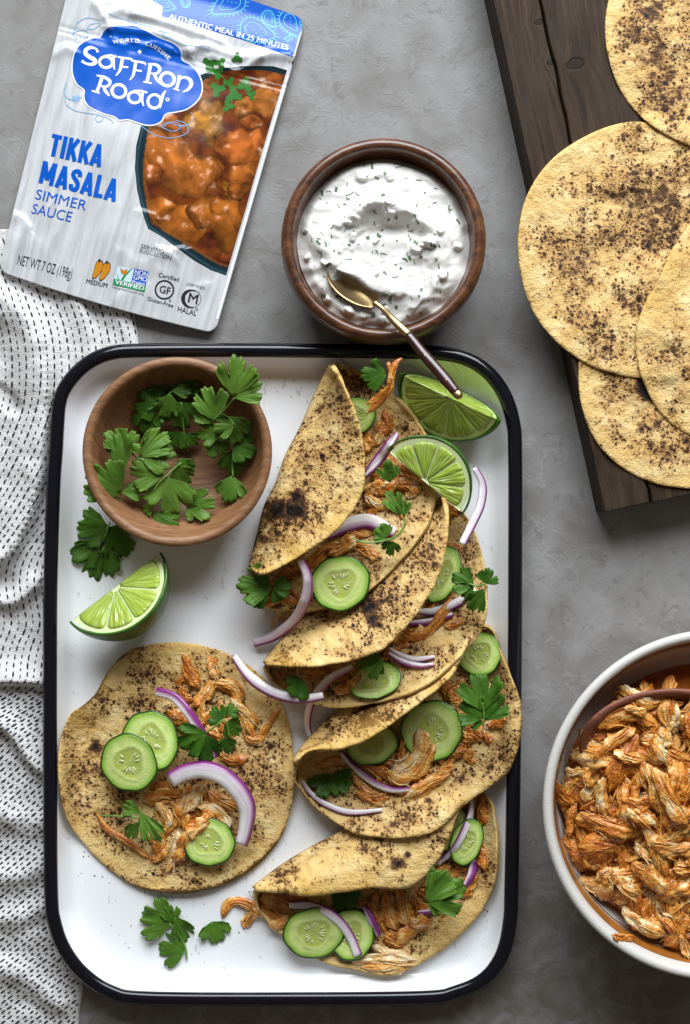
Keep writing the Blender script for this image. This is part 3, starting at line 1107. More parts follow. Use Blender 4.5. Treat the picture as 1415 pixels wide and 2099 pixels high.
def text_shape(s, bold=0.0):
    cu = bpy.data.curves.new('t', 'FONT')
    cu.body = s
    cu.offset = bold
    cu.resolution_u = 3
    ob = bpy.data.objects.new('t', cu)
    COL.objects.link(ob)
    dg = bpy.context.evaluated_depsgraph_get()
    me = bpy.data.meshes.new_from_object(ob.evaluated_get(dg))
    V = np.array([v_.co[:] for v_ in me.vertices]); F = [list(p.vertices) for p in me.polygons]
    bpy.data.objects.remove(ob); bpy.data.curves.remove(cu); bpy.data.meshes.remove(me)
    return V, F


CAP = None


def text(name, s, A, B, up, mat, off=1.3, bold=0.0, bm=None):
    """letters along the line A-B, cap height = |up| (all in u)"""
    global CAP
    if CAP is None:
        CAP = text_shape('H')[0][:, 1].max()
    V, F = text_shape(s, 0.0)
    x0, x1 = V[:, 0].min(), V[:, 0].max()
    A = np.array(A); B = np.array(B); up = np.array(up)
    q = A + ((V[:, 0] - x0) / (x1 - x0))[:, None] * (B - A) + (V[:, 1] / CAP)[:, None] * up
    own = bm is None
    bm = bm or bmesh.new()
    ux = (B - A) / (x1 - x0)
    for cp in range(3 if bold else 1):          # heavier weights: the same word printed with a slight spread
        vs = [bm.verts.new((*(p + ux * bold * (cp - 1) if bold else p), 0.06 * cp)) for p in q]
        for f in F:
            try:
                bm.faces.new([vs[i] for i in f])
            except ValueError:
                pass
    if own:
        return decal(name, bm, mat, off)


def tz(z, name, s, a, b, up, mat, off=1.3, bold=0.0):
    return text(name, s, z(*a), z(*b), np.array(up) / z.s, mat, off, bold)


def arc(c, rx, ry, a0=0, a1=360, n=24, rot=0):
    t = np.radians(np.linspace(a0, a1, n, endpoint=(abs(a1 - a0) < 360)))
    x = rx * np.cos(t); y = ry * np.sin(t); rr = math.radians(rot)
    return np.stack([c[0] + x * math.cos(rr) - y * math.sin(rr), c[1] + x * math.sin(rr) + y * math.cos(rr)], -1)


# header band with paisleys
band = z1((600, -70), (640, -40), (690, 0), (738, 28), (735, 74), (900, 120), (1100, 180), (1328, 258), (1352, 175), (1372, 118), (1368, 92), (1345, 72), (1180, 15), (1000, -45))
decal('header_band', poly_bm(band), M['blue'], 0.5)
st = []


def paisley(c, L, ang, fringe=True, w=3.0):
    c = np.array(c, float)
    a = math.radians(ang)
    base = [(0, 0), (0.28, -0.22), (0.62, -0.34), (0.92, -0.22), (1.0, 0.05), (0.85, 0.28), (0.55, 0.30), (0.28, 0.18)]
    R = np.array([[math.cos(a), -math.sin(a)], [math.sin(a), math.cos(a)]])
    for sc, ww in ((1.0, w), (0.62, w * 0.8)):
        q = (np.array(base) - [0.62, 0]) * sc + [0.62, 0]
        st.append((c + (q * L) @ R.T, ww, True))
    q = spline(np.array(base), 26, True)
    qo = (q - [0.6, 0]) * 1.28 + [0.6, 0]
    if fringe:
        for p, o2 in zip(q, qo):
            st.append((c + (np.array([p * 1.02, (p + o2) / 2, o2]) * L) @ R.T, w * 0.9, False))
    for k in range(7):
        p = np.array([0.35 + 0.09 * k, 0.08 * math.sin(k * 2.1)])
        st.append((c + (np.array([p - [0.02, 0], p, p + [0.02, 0]]) * L) @ R.T, w, False))


paisley(zh(300, -40), 26, 60, w=1.5)
paisley(zh(560, 110), 75, -28, w=1.7)
paisley(zh(1100, 225), 36, 232, w=1.5)
paisley(zh(1100, 310), 74, 197, w=1.5)
paisley(zh(1320, 310), 62, -125, w=1.7)
paisley(zh(240, 70), 40, 200, w=1.3)
for dx, dy in ((0, 0), (22, -20), (30, 14), (0, 30), (-22, 10)):
    st.append((arc(zh(1205 + dx, 320 + dy), 2.4, 2.2, n=8), 1.3, True))
# keep the marks on the band
bp = band


def inside(poly, p):
    x, y = p; r_ = False
    for (x0, y0), (x1, y1) in zip(poly, np.roll(poly, -1, 0)):
        if (y0 > y) != (y1 > y) and x < (x1 - x0) * (y - y0) / (y1 - y0) + x0:
            r_ = not r_
    return r_


def clip_strokes(sts):
    out = []
    for pts, w, cl in sts:
        q = spline(pts, 24, cl)
        ok = [inside(bp, p) for p in q]
        if all(ok):
            out.append((pts, w, cl))
        else:
            run = []
            seq = list(zip(q, ok)) + ([(q[0], ok[0])] if cl else []) + [(None, False)]
            for p, k in seq:
                if k:
                    run.append(p)
                else:
                    if len(run) >= 3:
                        out.append((np.array(run), w, False))
                    run = []
    return out


decal('paisley_pattern', stroke_bm(clip_strokes(st)), M['sky_ink'], 0.9, step=8)
bm = bmesh.new()
text('slogan', 'AUTHENTIC MEAL IN 25 MINUTES', zh(192, 160), zh(1208, 428), np.array((10, -44)) / zh.s, M['white_ink'], 1.0, 0.022)

# food picture: printed photograph of curry in a dark bowl
FP = z1((640, 570), (618, 660), (612, 760), (622, 860), (640, 940), (662, 1010), (672, 1035), (740, 1075), (800, 1120), (880, 1180), (960, 1225), (1026, 1248), (1060, 1130), (1110, 960), (1150, 820), (1200, 650), (1250, 480), (1302, 318), (1240, 300), (1180, 298), (1080, 300), (980, 312), (910, 340), (860, 380), (760, 480))
LUMPS = [(780, 560, 110, 55, 10, (0.36, 0.10, 0.022)), (930, 860, 120, 60, 20, (0.26, 0.07, 0.015)), (1080, 850, 70, 45, 10, (0.34, 0.13, 0.015)), (690, 720, 45, 80, 10, (0.42, 0.11, 0.02)), (940, 405, 70, 65, 0, (0.36, 0.10, 0.02)),
         (1130, 560, 60, 50, 0, (0.38, 0.10, 0.02)), (1060, 1090, 90, 80, 0, (0.24, 0.05, 0.010)), (1240, 390, 90, 60, 10, (0.42, 0.11, 0.022)), (1190, 470, 110, 80, -10, (0.50, 0.17, 0.030)), (955, 545, 85, 95, 0, (0.50, 0.21, 0.028)),
         (1110, 800, 80, 70, 0, (0.42, 0.12, 0.018)), (1095, 670, 100, 90, 20, (0.48, 0.13, 0.024)), (830, 745, 175, 125, 25, (0.50, 0.15, 0.024)), (800, 985, 135, 85, 25, (0.42, 0.12, 0.016)), (1000, 985, 110, 125, 10, (0.42, 0.125, 0.016))]
fpc = spline(z1((640, 560), (612, 720), (622, 860), (660, 1010), (672, 1035), (800, 1120), (960, 1225), (1040, 1252)), 200)
ftop = spline(z1((860, 380), (980, 312), (1080, 300), (1180, 298), (1310, 322)), 100)


def food_col(x, y):
    X = x * 2.211; Y = y * 2.211
    wx = 62 * fbm(X / 95, Y / 95, 1, 3); wy = 62 * fbm(X / 95, Y / 95, 4, 3)
    n1 = fbm(X / 38, Y / 38, 2, 3); n2 = fbm(X / 14, Y / 14, 5, 2)
    c = np.stack([0.12 + 0.12 * n1, 0.026 + 0.03 * n1, 0.006 + 0 * n1], -1)
    sh = sstep(900, 1200, Y) * 0.25
    hgt = np.zeros_like(X)
    for lx, ly, ra, rb, rot, col in LUMPS:
        a = math.radians(rot)
        dx, dy = X + wx - lx, Y + wy - ly
        p = (dx * math.cos(a) + dy * math.sin(a)) / ra; q = (-dx * math.sin(a) + dy * math.cos(a)) / rb
        tha = np.arctan2(q, p)
        d = np.sqrt(p * p + q * q) / (1 + 0.22 * np.sin(2 * tha + lx) + 0.16 * np.sin(3 * tha + ly) + 0.10 * np.sin(5 * tha + lx + ly))
        k = d < 1
        z = np.sqrt(np.maximum(1 - d * d, 0))
        nf = fbm((p * math.cos(lx) + q * math.sin(lx)) * 1.7 + lx, (q * math.cos(lx) - p * math.sin(lx)) * 3.2 + ly, 6, 3)
        lit = 0.06 + 0.92 * z**0.8 * (1 - 0.42 * q) * (1 + 1.25 * nf) + 0.35 * n1 * z
        spec = sstep(0.22, 0.5, n1 * 0.9 + 0.15 * n2 + 0.14 * (-q)) * sstep(0.35, 0.9, z) * 0.55
        cc = np.array(col) * lit[:, None] * (0.95 + 0.14 * n2[:, None]) + spec[:, None] * np.array([0.8, 0.62, 0.5])
        cc *= 0.82
        c[k] = cc[k]
    d1 = np.min(np.hypot(x[:, None] - fpc[None, ::2, 0], y[:, None] - fpc[None, ::2, 1]), 1)
    d2 = np.min(np.hypot(x[:, None] - ftop[None, ::2, 0], y[:, None] - ftop[None, ::2, 1]), 1)
    rim_ = d1 < 15 + 3 * np.sin(y / 40)
    rimt = d2 < 9
    teal = np.stack([0.006 + 0.02 * sstep(4, 0, np.abs(d1 - 5)), 0.022 + 0.05 * sstep(3, 0, np.abs(d1 - 5)), 0.030 + 0.06 * sstep(3, 0, np.abs(d1 - 5))], -1)
    edge = (d1 >= 15) & (d1 < 21)
    c[edge] = c[edge] * 0.35 + np.array([0.20, 0.07, 0.015]) * 0.6
    c[rim_] = teal[rim_]
    c[rimt] = teal[rimt] * 0.8
    return np.clip(c, 0.002, 1)


decal('food_picture', poly_bm(FP), M['photo'], 0.45, colf=food_col, step=2.2)
# printed herb on the picture
hb = []
for cx_, cy_, r_, s_ in ((950, 290, 38, 1), (985, 330, 34, 2), (1040, 375, 30, 3), (1110, 385, 40, 4), (1060, 430, 42, 5), (1035, 480, 30, 6), (985, 405, 40, 7), (1140, 430, 26, 8), (1000, 285, 30, 9), (1075, 262, 28, 11)):
    t = np.linspace(0, 2 * np.pi, 22, endpoint=False)
    rr = r_ * (0.72 + 0.28 * np.cos(3 * t + s_) + 0.1 * np.cos(9 * t))
    hb.append(z1(*[(cx_ + a * math.cos(b), cy_ + a * math.sin(b)) for a, b in zip(rr, t)]))
for i, p in enumerate(hb):
    decal('printed_herb', poly_bm(p), M['leaf_ink'], 0.8 + 0.06 * i)
decal('printed_stem', stroke_bm([(z1((960, 300), (1000, 340), (1050, 400), (1050, 470)), 2.6, False), (z1((1050, 400), (1110, 390)), 2.2, False)]), M['leaf_ink'], 0.78)
# white film edge on the right
ev = np.linspace(0.17, 0.955, 24)
eq = pTR * (1 - ev[:, None]) + pBR * ev[:, None] - np.array([4.2, 1.0])
decal('edge_strip', stroke_bm([(eq, 5.0, False)]), M['white_film'], 0.7)

# filigree
fl = [((330, 160), (350, 105), (400, 80), (455, 92)), ((350, 175), (330, 150), (385, 135), (400, 160), (375, 175), (360, 160)), ((395, 128), (410, 110), (455, 105), (440, 122), (420, 132), (395, 128)),
      ((300, 370), (292, 420), (320, 450), (370, 440)), ((296, 420), (300, 470), (340, 500), (400, 512), (450, 520), (470, 535), (450, 552), (432, 540), (445, 522), (500, 540), (515, 560)),
      ((490, 60), (600, 100), (690, 120)), ((720, 140), (760, 150), (760, 170), (735, 165), (745, 148)), ((740, 160), (830, 200), (900, 210), (960, 230)),
      ((640, 570), (700, 610), (780, 625), (850, 600), (840, 560), (800, 545)), ((730, 575), (760, 555), (810, 570), (850, 565), (880, 530), (865, 510)), ((735, 578), (790, 595), (820, 570), (780, 552), (735, 578))]
decal('filigree', stroke_bm([(z1(*p), 1.3, False) for p in fl]), M['pale_blue'], 0.95, step=8)
sta = []
for a in range(0, 180, 36):
    d = np.array([math.cos(math.radians(a)), math.sin(math.radians(a))]) * 20
    c = np.array([345, 447])
    sta.append((z1(tuple(c - d), tuple(c), tuple(c + d)), 1.5, False))
decal('printed_star', stroke_bm(sta), M['pale_blue'], 0.95)

EM = zb((470, 140), (505, 128), (600, 118), (700, 122), (790, 162), (880, 212), (950, 240), (1010, 265), (1060, 310), (1078, 355), (1080, 400), (1150, 440), (1205, 500), (1236, 570), (1243, 640), (1222, 710), (1170, 770), (1100, 812), (1020, 830), (945, 846), (915, 900), (860, 930), (790, 935), (700, 910), (640, 890), (565, 895), (530, 868), (450, 845), (390, 820), (330, 790), (290, 745), (276, 690), (282, 650), (225, 605), (190, 530), (183, 450), (195, 370), (225, 300), (290, 245), (360, 220), (415, 212), (430, 175))
emo = spline(EM, 150, True)
emi = inset(emo, 2.6)
decal('emblem_border', poly_bm(emo), M['white_ink'], 1.2)
decal('emblem', poly_bm(emi), M['blue'], 1.5)


def zs(z, pts, w, cl=False):
    return (z(*pts), (np.array(w) / z.s if np.ndim(w) else w / z.s), cl)


brand = [zs(zb, [(398, 342), (380, 314), (338, 304), (302, 322), (298, 352), (330, 380), (368, 402), (376, 425), (345, 440), (302, 433), (266, 412)], [20, 14, 26, 32, 34, 34, 34, 32, 24, 18, 22]),
         zs(zb, arc((462, 422), 52, 44, n=16, rot=8), 22, True), zs(zb, [(450, 372), (500, 366), (548, 378)], 14), zs(zb, [(522, 374), (520, 430), (532, 482)], [24, 26, 10]),
         zs(zb, [(596, 388), (584, 450), (572, 490), (542, 532)], [26, 26, 22, 8]), zs(zb, [(556, 380), (620, 390), (668, 398), (672, 414)], [12, 16, 18, 10]), zs(zb, [(588, 458), (642, 464)], 15),
         zs(zb, [(704, 416), (690, 490), (680, 530), (652, 568)], [26, 26, 22, 8]), zs(zb, [(664, 408), (730, 420), (776, 430), (780, 448)], [12, 16, 18, 10]), zs(zb, [(696, 486), (750, 494)], 15),
         zs(zb, [(822, 440), (806, 520), (792, 586)], [28, 26, 26]), zs(zb, [(762, 580), (832, 592)], 12), zs(zb, [(802, 436), (866, 444), (896, 476), (872, 512), (818, 512)], [12, 22, 28, 20, 10]), zs(zb, [(846, 512), (880, 570), (930, 612)], [22, 26, 14]),
         zs(zb, arc((957, 560), 56, 52, n=18, rot=20), 24, True),
         zs(zb, [(1056, 528), (1044, 590), (1026, 646)], [28, 24, 26]), zs(zb, [(1004, 634), (1052, 650)], 12), zs(zb, [(1052, 560), (1096, 544), (1140, 566), (1148, 606), (1120, 644), (1080, 662)], [14, 20, 28, 30, 22, 8]),
         zs(zb, [(430, 546), (408, 610), (388, 662)], [28, 26, 26]), zs(zb, [(348, 652), (412, 672)], 12), zs(zb, [(386, 528), (450, 544), (494, 578), (474, 616), (416, 614)], [12, 22, 28, 20, 10]), zs(zb, [(440, 614), (458, 655), (488, 694)], [22, 26, 14]),
         zs(zb, arc((566, 655), 56, 52, n=18, rot=20), 24, True), zs(zb, arc((692, 706), 50, 44, n=16, rot=12), 22, True), zs(zb, [(680, 654), (740, 652), (796, 668)], 14), zs(zb, [(758, 664), (750, 720), (766, 776)], [24, 26, 10]),
         zs(zb, arc((852, 738), 52, 54, n=16, rot=12), 23, True), zs(zb, [(944, 652), (924, 680), (908, 730), (892, 790)], [10, 26, 26, 22]), zs(zb, arc((958, 723), 11, 11, n=10), 7, True)]
decal('brand_lettering', stroke_bm(brand), M['white_ink'], 1.9, step=5)
# curved line of small capitals
curve_ = spline(zb((514, 276), (600, 264), (700, 264), (780, 284), (860, 322), (925, 370), (968, 412)), 200)
Lc = np.concatenate([[0], np.cumsum(np.linalg.norm(np.diff(curve_, axis=0), axis=1))])
bm = bmesh.new()
word = 'WORLD CUISINE'
wid = {'W': 1.35, 'I': 0.42, ' ': 0.9, 'O': 1.1, 'E': 0.85, 'L': 0.8}
tot = sum(wid.get(c, 1.0) for c in word); pos = 0
for ch in word:
    w_ = wid.get(ch, 1.0)
    if ch != ' ':
        a = (pos + 0.12) / tot * Lc[-1]; b_ = (pos + w_ - 0.12) / tot * Lc[-1]
        A_ = np.array([np.interp(a, Lc, curve_[:, k]) for k in (0, 1)]); B_ = np.array([np.interp(b_, Lc, curve_[:, k]) for k in (0, 1)])
        t = (B_ - A_) / np.linalg.norm(B_ - A_)
        text('x', ch, A_, B_, np.array([t[1], -t[0]]) * 8.2, None, bm=bm, bold=0.02)
    pos += w_
decal('arched_lettering', bm, M['white_ink'], 1.9)
decal('small_diamond', poly_bm(zb((735, 318), (752, 340), (732, 357), (714, 335))), M['white_ink'], 1.9)

BLOCK = {'T': (0.47, [[(0, .9), (.47, .9)], [(.235, .98), (.235, 0)]]), 'I': (0.2, [[(.1, 1), (.1, 0)]]), 'K': (0.5, [[(.1, 1), (.1, 0)], [(.44, 1), (.14, .42)], [(.2, .56), (.45, 0)]]),
         'A': (0.52, [[(.07, 0), (.26, .99)], [(.45, 0), (.26, .99)], [(.12, .24), (.40, .24)]]), 'M': (0.66, [[(.1, 0), (.1, 1)], [(.56, 0), (.56, 1)], [(.12, .98), (.33, .2)], [(.54, .98), (.33, .2)]]),
         'S': (0.46, [[(.38, .70), (.36, .86), (.23, .91), (.10, .82), (.10, .68), (.22, .54), (.34, .42), (.37, .25), (.32, .12), (.22, .09), (.10, .14), (.09, .30)]]), 'L': (0.40, [[(.1, 1), (.1, 0)], [(.1, .1), (.40, .1)]])}


def block_text(name, s_, A, B, up, mat, off=0.7, sw=0.19):
    A = np.array(A); B = np.array(B); up = np.array(up)
    W_ = sum(BLOCK[c][0] for c in s_) + 0.07 * (len(s_) - 1)
    x = 0; sts = []
    for c in s_:
        for ln in BLOCK[c][1]:
            q = np.array(ln, float)
            if len(q) == 2:
                q = np.array([q[0], q.mean(0), q[1]])
            P_ = A + ((x + q[:, 0]) / W_)[:, None] * (B - A) + q[:, 1][:, None] * up
            hor = abs(ln[0][1] - ln[-1][1]) < 0.05
            sts.append((P_, np.linalg.norm(up) * (sw * 0.95 if hor else sw), False))
        x += BLOCK[c][0] + 0.07
    return decal(name, stroke_bm(sts), mat, off, step=5)


block_text('title_line', 'TIKKA', z1(218, 704), z1(455, 758), np.array((21, -100)) / 2.211, M['blue'])
block_text('title_line', 'MASALA', z1(174, 828), z1(522, 916), np.array((22, -101)) / 2.211, M['blue'])
tz(z1, 'subtitle_line', 'SIMMER', (158, 901), (388, 954), (11, -44), M['blue'], 0.7)
tz(z1, 'subtitle_line', 'SAUCE', (141, 966), (320, 1006), (12, -44), M['blue'], 0.7)
tz(z1, 'net_weight', 'NET WT 7 OZ (198g)', (77, 1198), (323, 1262), (10, -44), M['black_ink'], 0.7)
tz(z1, 'heat_word', 'MEDIUM', (391, 1283), (485, 1304), (4, -20), M['black_ink'], 0.7, 0.012)
tz(z1, 'serving_note', 'SERVING', (637, 1122), (742, 1148), (4, -17), M['grey_ink'], 0.7)
tz(z1, 'serving_note', 'SUGGESTION', (631, 1142), (775, 1178), (4, -17), M['grey_ink'], 0.7)
# pair of chillies
for dx, dy in ((0, 0), (33, 8)):
    body = spline(np.array([(432, 1205), (442, 1188), (462, 1186), (466, 1205), (458, 1228), (440, 1252), (422, 1260), (421, 1245), (428, 1225)]) + [dx, dy], 30, True)
    decal('chilli_icon', poly_bm(z1(*((body - body.mean(0)) * 1.13 + body.mean(0)))), M['black_ink'], 0.6)
    decal('chilli_icon', poly_bm(z1(*body)), M['orange_ink'], 0.85)
    decal('chilli_icon', stroke_bm([(z1((452 + dx, 1190 + dy), (448 + dx, 1180 + dy), (456 + dx, 1175 + dy)), 2.6, False)]), M['black_ink'], 0.9)
# verification badge
decal('badge_panel', poly_bm(z1((534, 1206), (610, 1222), (590, 1290), (518, 1268))), M['icy_ink'], 0.6)
decal('badge_panel', poly_bm(z1((610, 1216), (676, 1232), (660, 1300), (594, 1286))), M['blue'], 0.62)
decal('badge_panel', poly_bm(z1((517, 1262), (662, 1296), (656, 1324), (511, 1290))), M['green_ink'], 0.75)
decal('check_mark', stroke_bm([(z1((530, 1240), (540, 1268), (548, 1276), (570, 1245), (600, 1216)), [1, 2.2, 5, 4, 1], False)]), M['green_ink'], 0.8)
decal('butterfly_mark', poly_bm(z1((546, 1212), (562, 1226), (578, 1218), (576, 1240), (560, 1246), (548, 1236))), M['orange_ink'], 0.85)
tz(z1, 'badge_word', 'NON', (610, 1242), (668, 1256), (5, -21), M['white_ink'], 1.1, 0.01)
tz(z1, 'badge_word', 'GMO', (604, 1264), (664, 1278), (5, -20), M['white_ink'], 1.1, 0.01)
tz(z1, 'badge_word', 'Project', (600, 1283), (656, 1296), (3, -15), M['white_ink'], 1.1, 0.01)
tz(z1, 'badge_word', 'VERIFIED', (521, 1284), (652, 1316), (4, -17), M['white_ink'], 1.2, 0.015)
tz(z1, 'badge_word', 'nongmoproject.org', (508, 1303), (652, 1338), (2, -9), M['grey_ink'], 0.7)
tz(z1, 'seal_word', 'Certified', (718, 1253), (810, 1276), (4, -18), M['black_ink'], 0.7, 0.006)
decal('seal_ring', stroke_bm([(arc(z1(746, 1313), 18.5, 18.5, n=28), 3.2, True)]), M['black_ink'], 0.7)
tz(z1, 'seal_word', 'GF', (722, 1324), (770, 1336), (6, -32), M['black_ink'], 0.7, 0.015)
tz(z1, 'seal_word', 'Gluten-Free', (667, 1360), (784, 1394), (4, -17), M['black_ink'], 0.7, 0.006)
tz(z1, 'seal_word', 'CERTIFIED', (845, 1292), (928, 1313), (3, -12), M['grey_ink'], 0.7)
decal('seal_ring', stroke_bm([(arc(z1(870, 1354), 18.5, 18.5, n=28), 1.0, True), (arc(z1(868, 1354), 17, 17.5, 75, 300, 20), [0.8, 5.5, 8.5, 5.5, 0.8], False)]), M['black_ink'], 0.7)
tz(z1, 'seal_word', 'M', (852, 1368), (893, 1378), (8, -42), M['black_ink'], 0.9, 0.006)
tz(z1, 'seal_word', 'HALAL', (805, 1411), (889, 1432), (5, -24), M['black_ink'], 0.7, 0.004)
decal('trade_mark', stroke_bm([(arc(z1(893, 1402), 2.2, 2.2, n=8), 0.9, True), (arc(z1(771, 1362), 2.2, 2.2, n=8), 0.9, True)]), M['black_ink'], 0.7)

# printed pieces belong to the panel they are printed on
PRINTS = {'emblem': ('brand_lettering', 'arched_lettering', 'small_diamond', 'emblem_border', 'filigree', 'printed_star'), 'header_band': ('paisley_pattern', 'slogan'), 'food_picture': ('printed_herb', 'printed_stem'), 'badge_panel': ('badge_word', 'check_mark', 'butterfly_mark')}
for host, kinds_ in PRINTS.items():
    hst = next(c for c in pouch.children if c.name.split('.')[0] == host)
    for c in list(pouch.children):
        if c.name.split('.')[0] in kinds_:
            c.parent = hst

# ------------------------------------------------------------------ builders for the food


def tortilla_disc(label, outline, hfun, mat, group, char=(), gold=(), edge_char=(), th=5.5, seed=0, cat='tortilla', wave=2.5, off=None):
    out = spline(np.asarray(outline, float), 150, True)
    c = out.mean(0)
    nr = 40
    rr = np.concatenate([[0.002], np.linspace(0.05, 0.975, nr - 3), [0.992, 1.0]])
    nt = len(out)
    lip = 1.2 * fbm(np.arange(nt) / 4.0, np.zeros(nt) + seed, 2)
    dirv = out - c
    ln = np.linalg.norm(dirv, axis=1, keepdims=True)
    xy = c + rr[:, None, None] * dirv[None] * (1 + (rr[:, None, None]**6) * (lip[:, None] / ln))
    h = hfun(xy[..., 0], xy[..., 1])
    h = h + wave * fbm(xy[..., 0] / 52 + seed, xy[..., 1] / 52, 1, 2) + 0.9 * fbm(xy[..., 0] / 17 + seed, xy[..., 1] / 17, 3, 2)
    h[-1] -= th * 0.42; h[-2] -= th * 0.1
    P = np.concatenate([xy, h[..., None]], -1)
    V, F = disc_shell(P, th)
    ch = np.zeros(P.shape[:2]); go = np.zeros(P.shape[:2])
    for x, y, r, s in char:
        ch += s * np.exp(-((xy[..., 0] - x)**2 + (xy[..., 1] - y)**2) / r**2)
    for x, y, r, s in gold:
        go += s * np.exp(-((xy[..., 0] - x)**2 + (xy[..., 1] - y)**2) / r**2)
    edge = sstep(0.90, 1.0, rr)[:, None]
    ch = ch - 0.55 * sstep(0.80, 1.0, rr)[:, None]
    for x, y, r, s in edge_char:
        w = np.exp(-((xy[..., 0] - x)**2 + (xy[..., 1] - y)**2) / r**2)
        ch += s * w * sstep(0.955, 1.0, rr)[:, None]
    go = np.clip(go + 0.22 * edge, 0, 1)
    uv = P[..., :2].reshape(-1, 2) + np.array(off if off is not None else (seed * 731.0, seed * 377.0))
    t = thing('tortilla', label, cat, c, float(h.min()), group)
    mesh('flatbread', V, F, mat, t, uv=np.vstack([uv, uv]), attrs={'char': np.concatenate([ch.ravel(), ch.ravel() - 0.6]), 'gold': np.concatenate([go.ravel(), go.ravel() * 0 + 0.4])})
    hm_add(P, True)
    return t


def taco(label, fold, top, bot, h0, r0, hbE, hT, mat, seed=0, char_top=(), char_bot=(), gold_top=(), th=5.5, tipdrop=0.45, bulge=14, edge_char=()):
    """folded tortilla: bot edge -> fold -> top edge, each a curve from the near tip to the far tip"""
    ns = 90
    Fp, Tp, Bp = spline(fold, ns), spline(top, ns), spline(bot, ns)
    s = np.linspace(0, 1, ns)
    for E_ in (Tp, Bp):
        E_ += 1.6 * np.stack([fbm(s * 26 + seed, s * 0 + 1, 2), fbm(s * 26 + seed, s * 0 + 5, 3)], -1)
    nb, na, nt_ = 34, 13, 34
    base = soft_map(2, 7)
    cols = []
    lb = np.linalg.norm(Bp - Fp, axis=1); lt = np.linalg.norm(Tp - Fp, axis=1)
    db = (Bp - Fp) / np.maximum(lb, 1e-6)[:, None]; dt = (Tp - Fp) / np.maximum(lt, 1e-6)[:, None]
    rb = np.minimum(r0, lb * 0.95); rt = np.minimum(r0, lt * 0.95)
    env = np.sin(np.pi * np.clip(s, 0, 1))**0.55
    fbase = np.maximum(hm_at(Fp, base), h0)
    fbase = np.convolve(np.pad(fbase, 8, mode='edge'), np.ones(17) / 17, 'valid')
    for a in np.linspace(1, 0, nb, endpoint=False):
        d = rb[:, None] + (lb - rb)[:, None] * a
        xy = Fp + db * d
        plan = fbase + (hbE - h0) * a**1.2 * env
        h = np.maximum(plan, hm_at(xy, base) + 3.0 + 17.0 * a**3)
        h = h + (4.0 * fbm(xy[:, 0] / 45 + seed, xy[:, 1] / 45, 1, 2) + 2.5 * a * fbm(xy[:, 0] / 28 + seed, xy[:, 1] / 28, 4)) * min(1, a * 3) + 0.8 * fbm(xy[:, 0] / 16 + seed, xy[:, 1] / 16, 3, 2)
        cols.append(np.column_stack([xy, h]))
    hb0 = cols[-1][:, 2]
    for q in np.linspace(-math.pi / 2, math.pi / 2, na):
        k = np.where(q < 0, rb, rt)
        dd = np.where(q < 0, 1, 0)
        dirv = db * dd + dt * (1 - dd)
        xy = Fp + dirv * (k * (1 - math.cos(q)))[:, None]
        h = hb0 + r0 * (1 + math.sin(q))
        cols.append(np.column_stack([xy, h]))
    nbot = len(cols) - na // 2 - 1
    hf = hb0 + 2 * r0
    hTs = hf + np.maximum(hT - h0 - 2 * r0, 5) * (tipdrop + (1 - tipdrop) * env)
    for a in np.linspace(0, 1, nt_ + 1)[1:]:
        d = rt + (lt - rt) * a
        xy = Fp + dt * d[:, None]
        h = hf + (hTs - hf) * (a**0.9) + bulge * np.sin(np.pi * a) * env
        am = min(1, a * 2)
        h = h + am * (5.0 * fbm(xy[:, 0] / 58 + seed, xy[:, 1] / 58, 2, 2) + 3.0 * a * fbm(xy[:, 0] / 26 + seed, xy[:, 1] / 26, 5) + 0.8 * fbm(xy[:, 0] / 16 + seed, xy[:, 1] / 16, 3, 2))
        cols.append(np.column_stack([xy, h]))
    P = np.stack(cols, 1)                     # ns x m x 3
    # rounded lips
    for e, e2 in ((0, 1), (-1, -2)):
        P[:, e, 2] -= 1.8
    arcl = np.concatenate([np.zeros((ns, 1)), np.cumsum(np.linalg.norm(np.diff(P, axis=1), axis=2), 1)], 1)
    arcl = arcl - arcl[:, nbot:nbot + 1]
    sl = np.concatenate([[0], np.cumsum(np.linalg.norm(np.diff(Fp, axis=0), axis=1))])
    # lay the print of the griddle out from sighted positions so marks keep their size on each flap
    U = np.where(np.arange(P.shape[1])[None, :] > nbot, P[..., 0] + 900, P[..., 0]) + seed * 733.0
    Vv = P[..., 1] + np.clip(arcl, -40, 40) * 0.5 + seed * 391.0
    uv = np.stack([U, Vv], -1).reshape(-1, 2)
    ch = np.zeros(P.shape[:2]); go = np.zeros(P.shape[:2])
    istop = (np.arange(P.shape[1]) >= nbot)[None, :] + np.zeros((ns, 1), bool)
    for lst, msk in ((char_top, istop), (char_bot, ~istop)):
        for x, y, r, sg in lst:
            ch += msk * sg * np.exp(-((P[..., 0] - x)**2 + (P[..., 1] - y)**2) / r**2)
    for x, y, r, sg in gold_top:
        go += sg * np.exp(-((P[..., 0] - x)**2 + (P[..., 1] - y)**2) / r**2)
    m = P.shape[1]
    de = np.minimum(np.abs(arcl - arcl[:, :1]), np.abs(arcl - arcl[:, -1:]))
    ch -= 0.5 * sstep(26, 2, de)
    for x, y, r, sg in edge_char:
        ch += sg * np.exp(-((P[..., 0] - x)**2 + (P[..., 1] - y)**2) / r**2) * (sstep(10, 2, de) + sstep(14, 4, np.abs(arcl)))
    go = np.clip(go + 0.35 * sstep(12, 0, de), 0, 1)
    V, F = shell(P, th)
    # inner side faces the filling: keep thickness inwards
    t = thing('taco_shell', label, 'tortilla', Fp.mean(0), float(P[..., 2].min()), 'folded taco shells on the tray')
    mesh('flatbread', V, F, mat, t, uv=np.vstack([uv, uv + 777.0]), attrs={'char': np.concatenate([ch.ravel(), ch.ravel()]), 'gold': np.concatenate([go.ravel(), go.ravel()])})
    hm_add(P[:, :nbot - 4])
    return P[:, nbot - 4:]


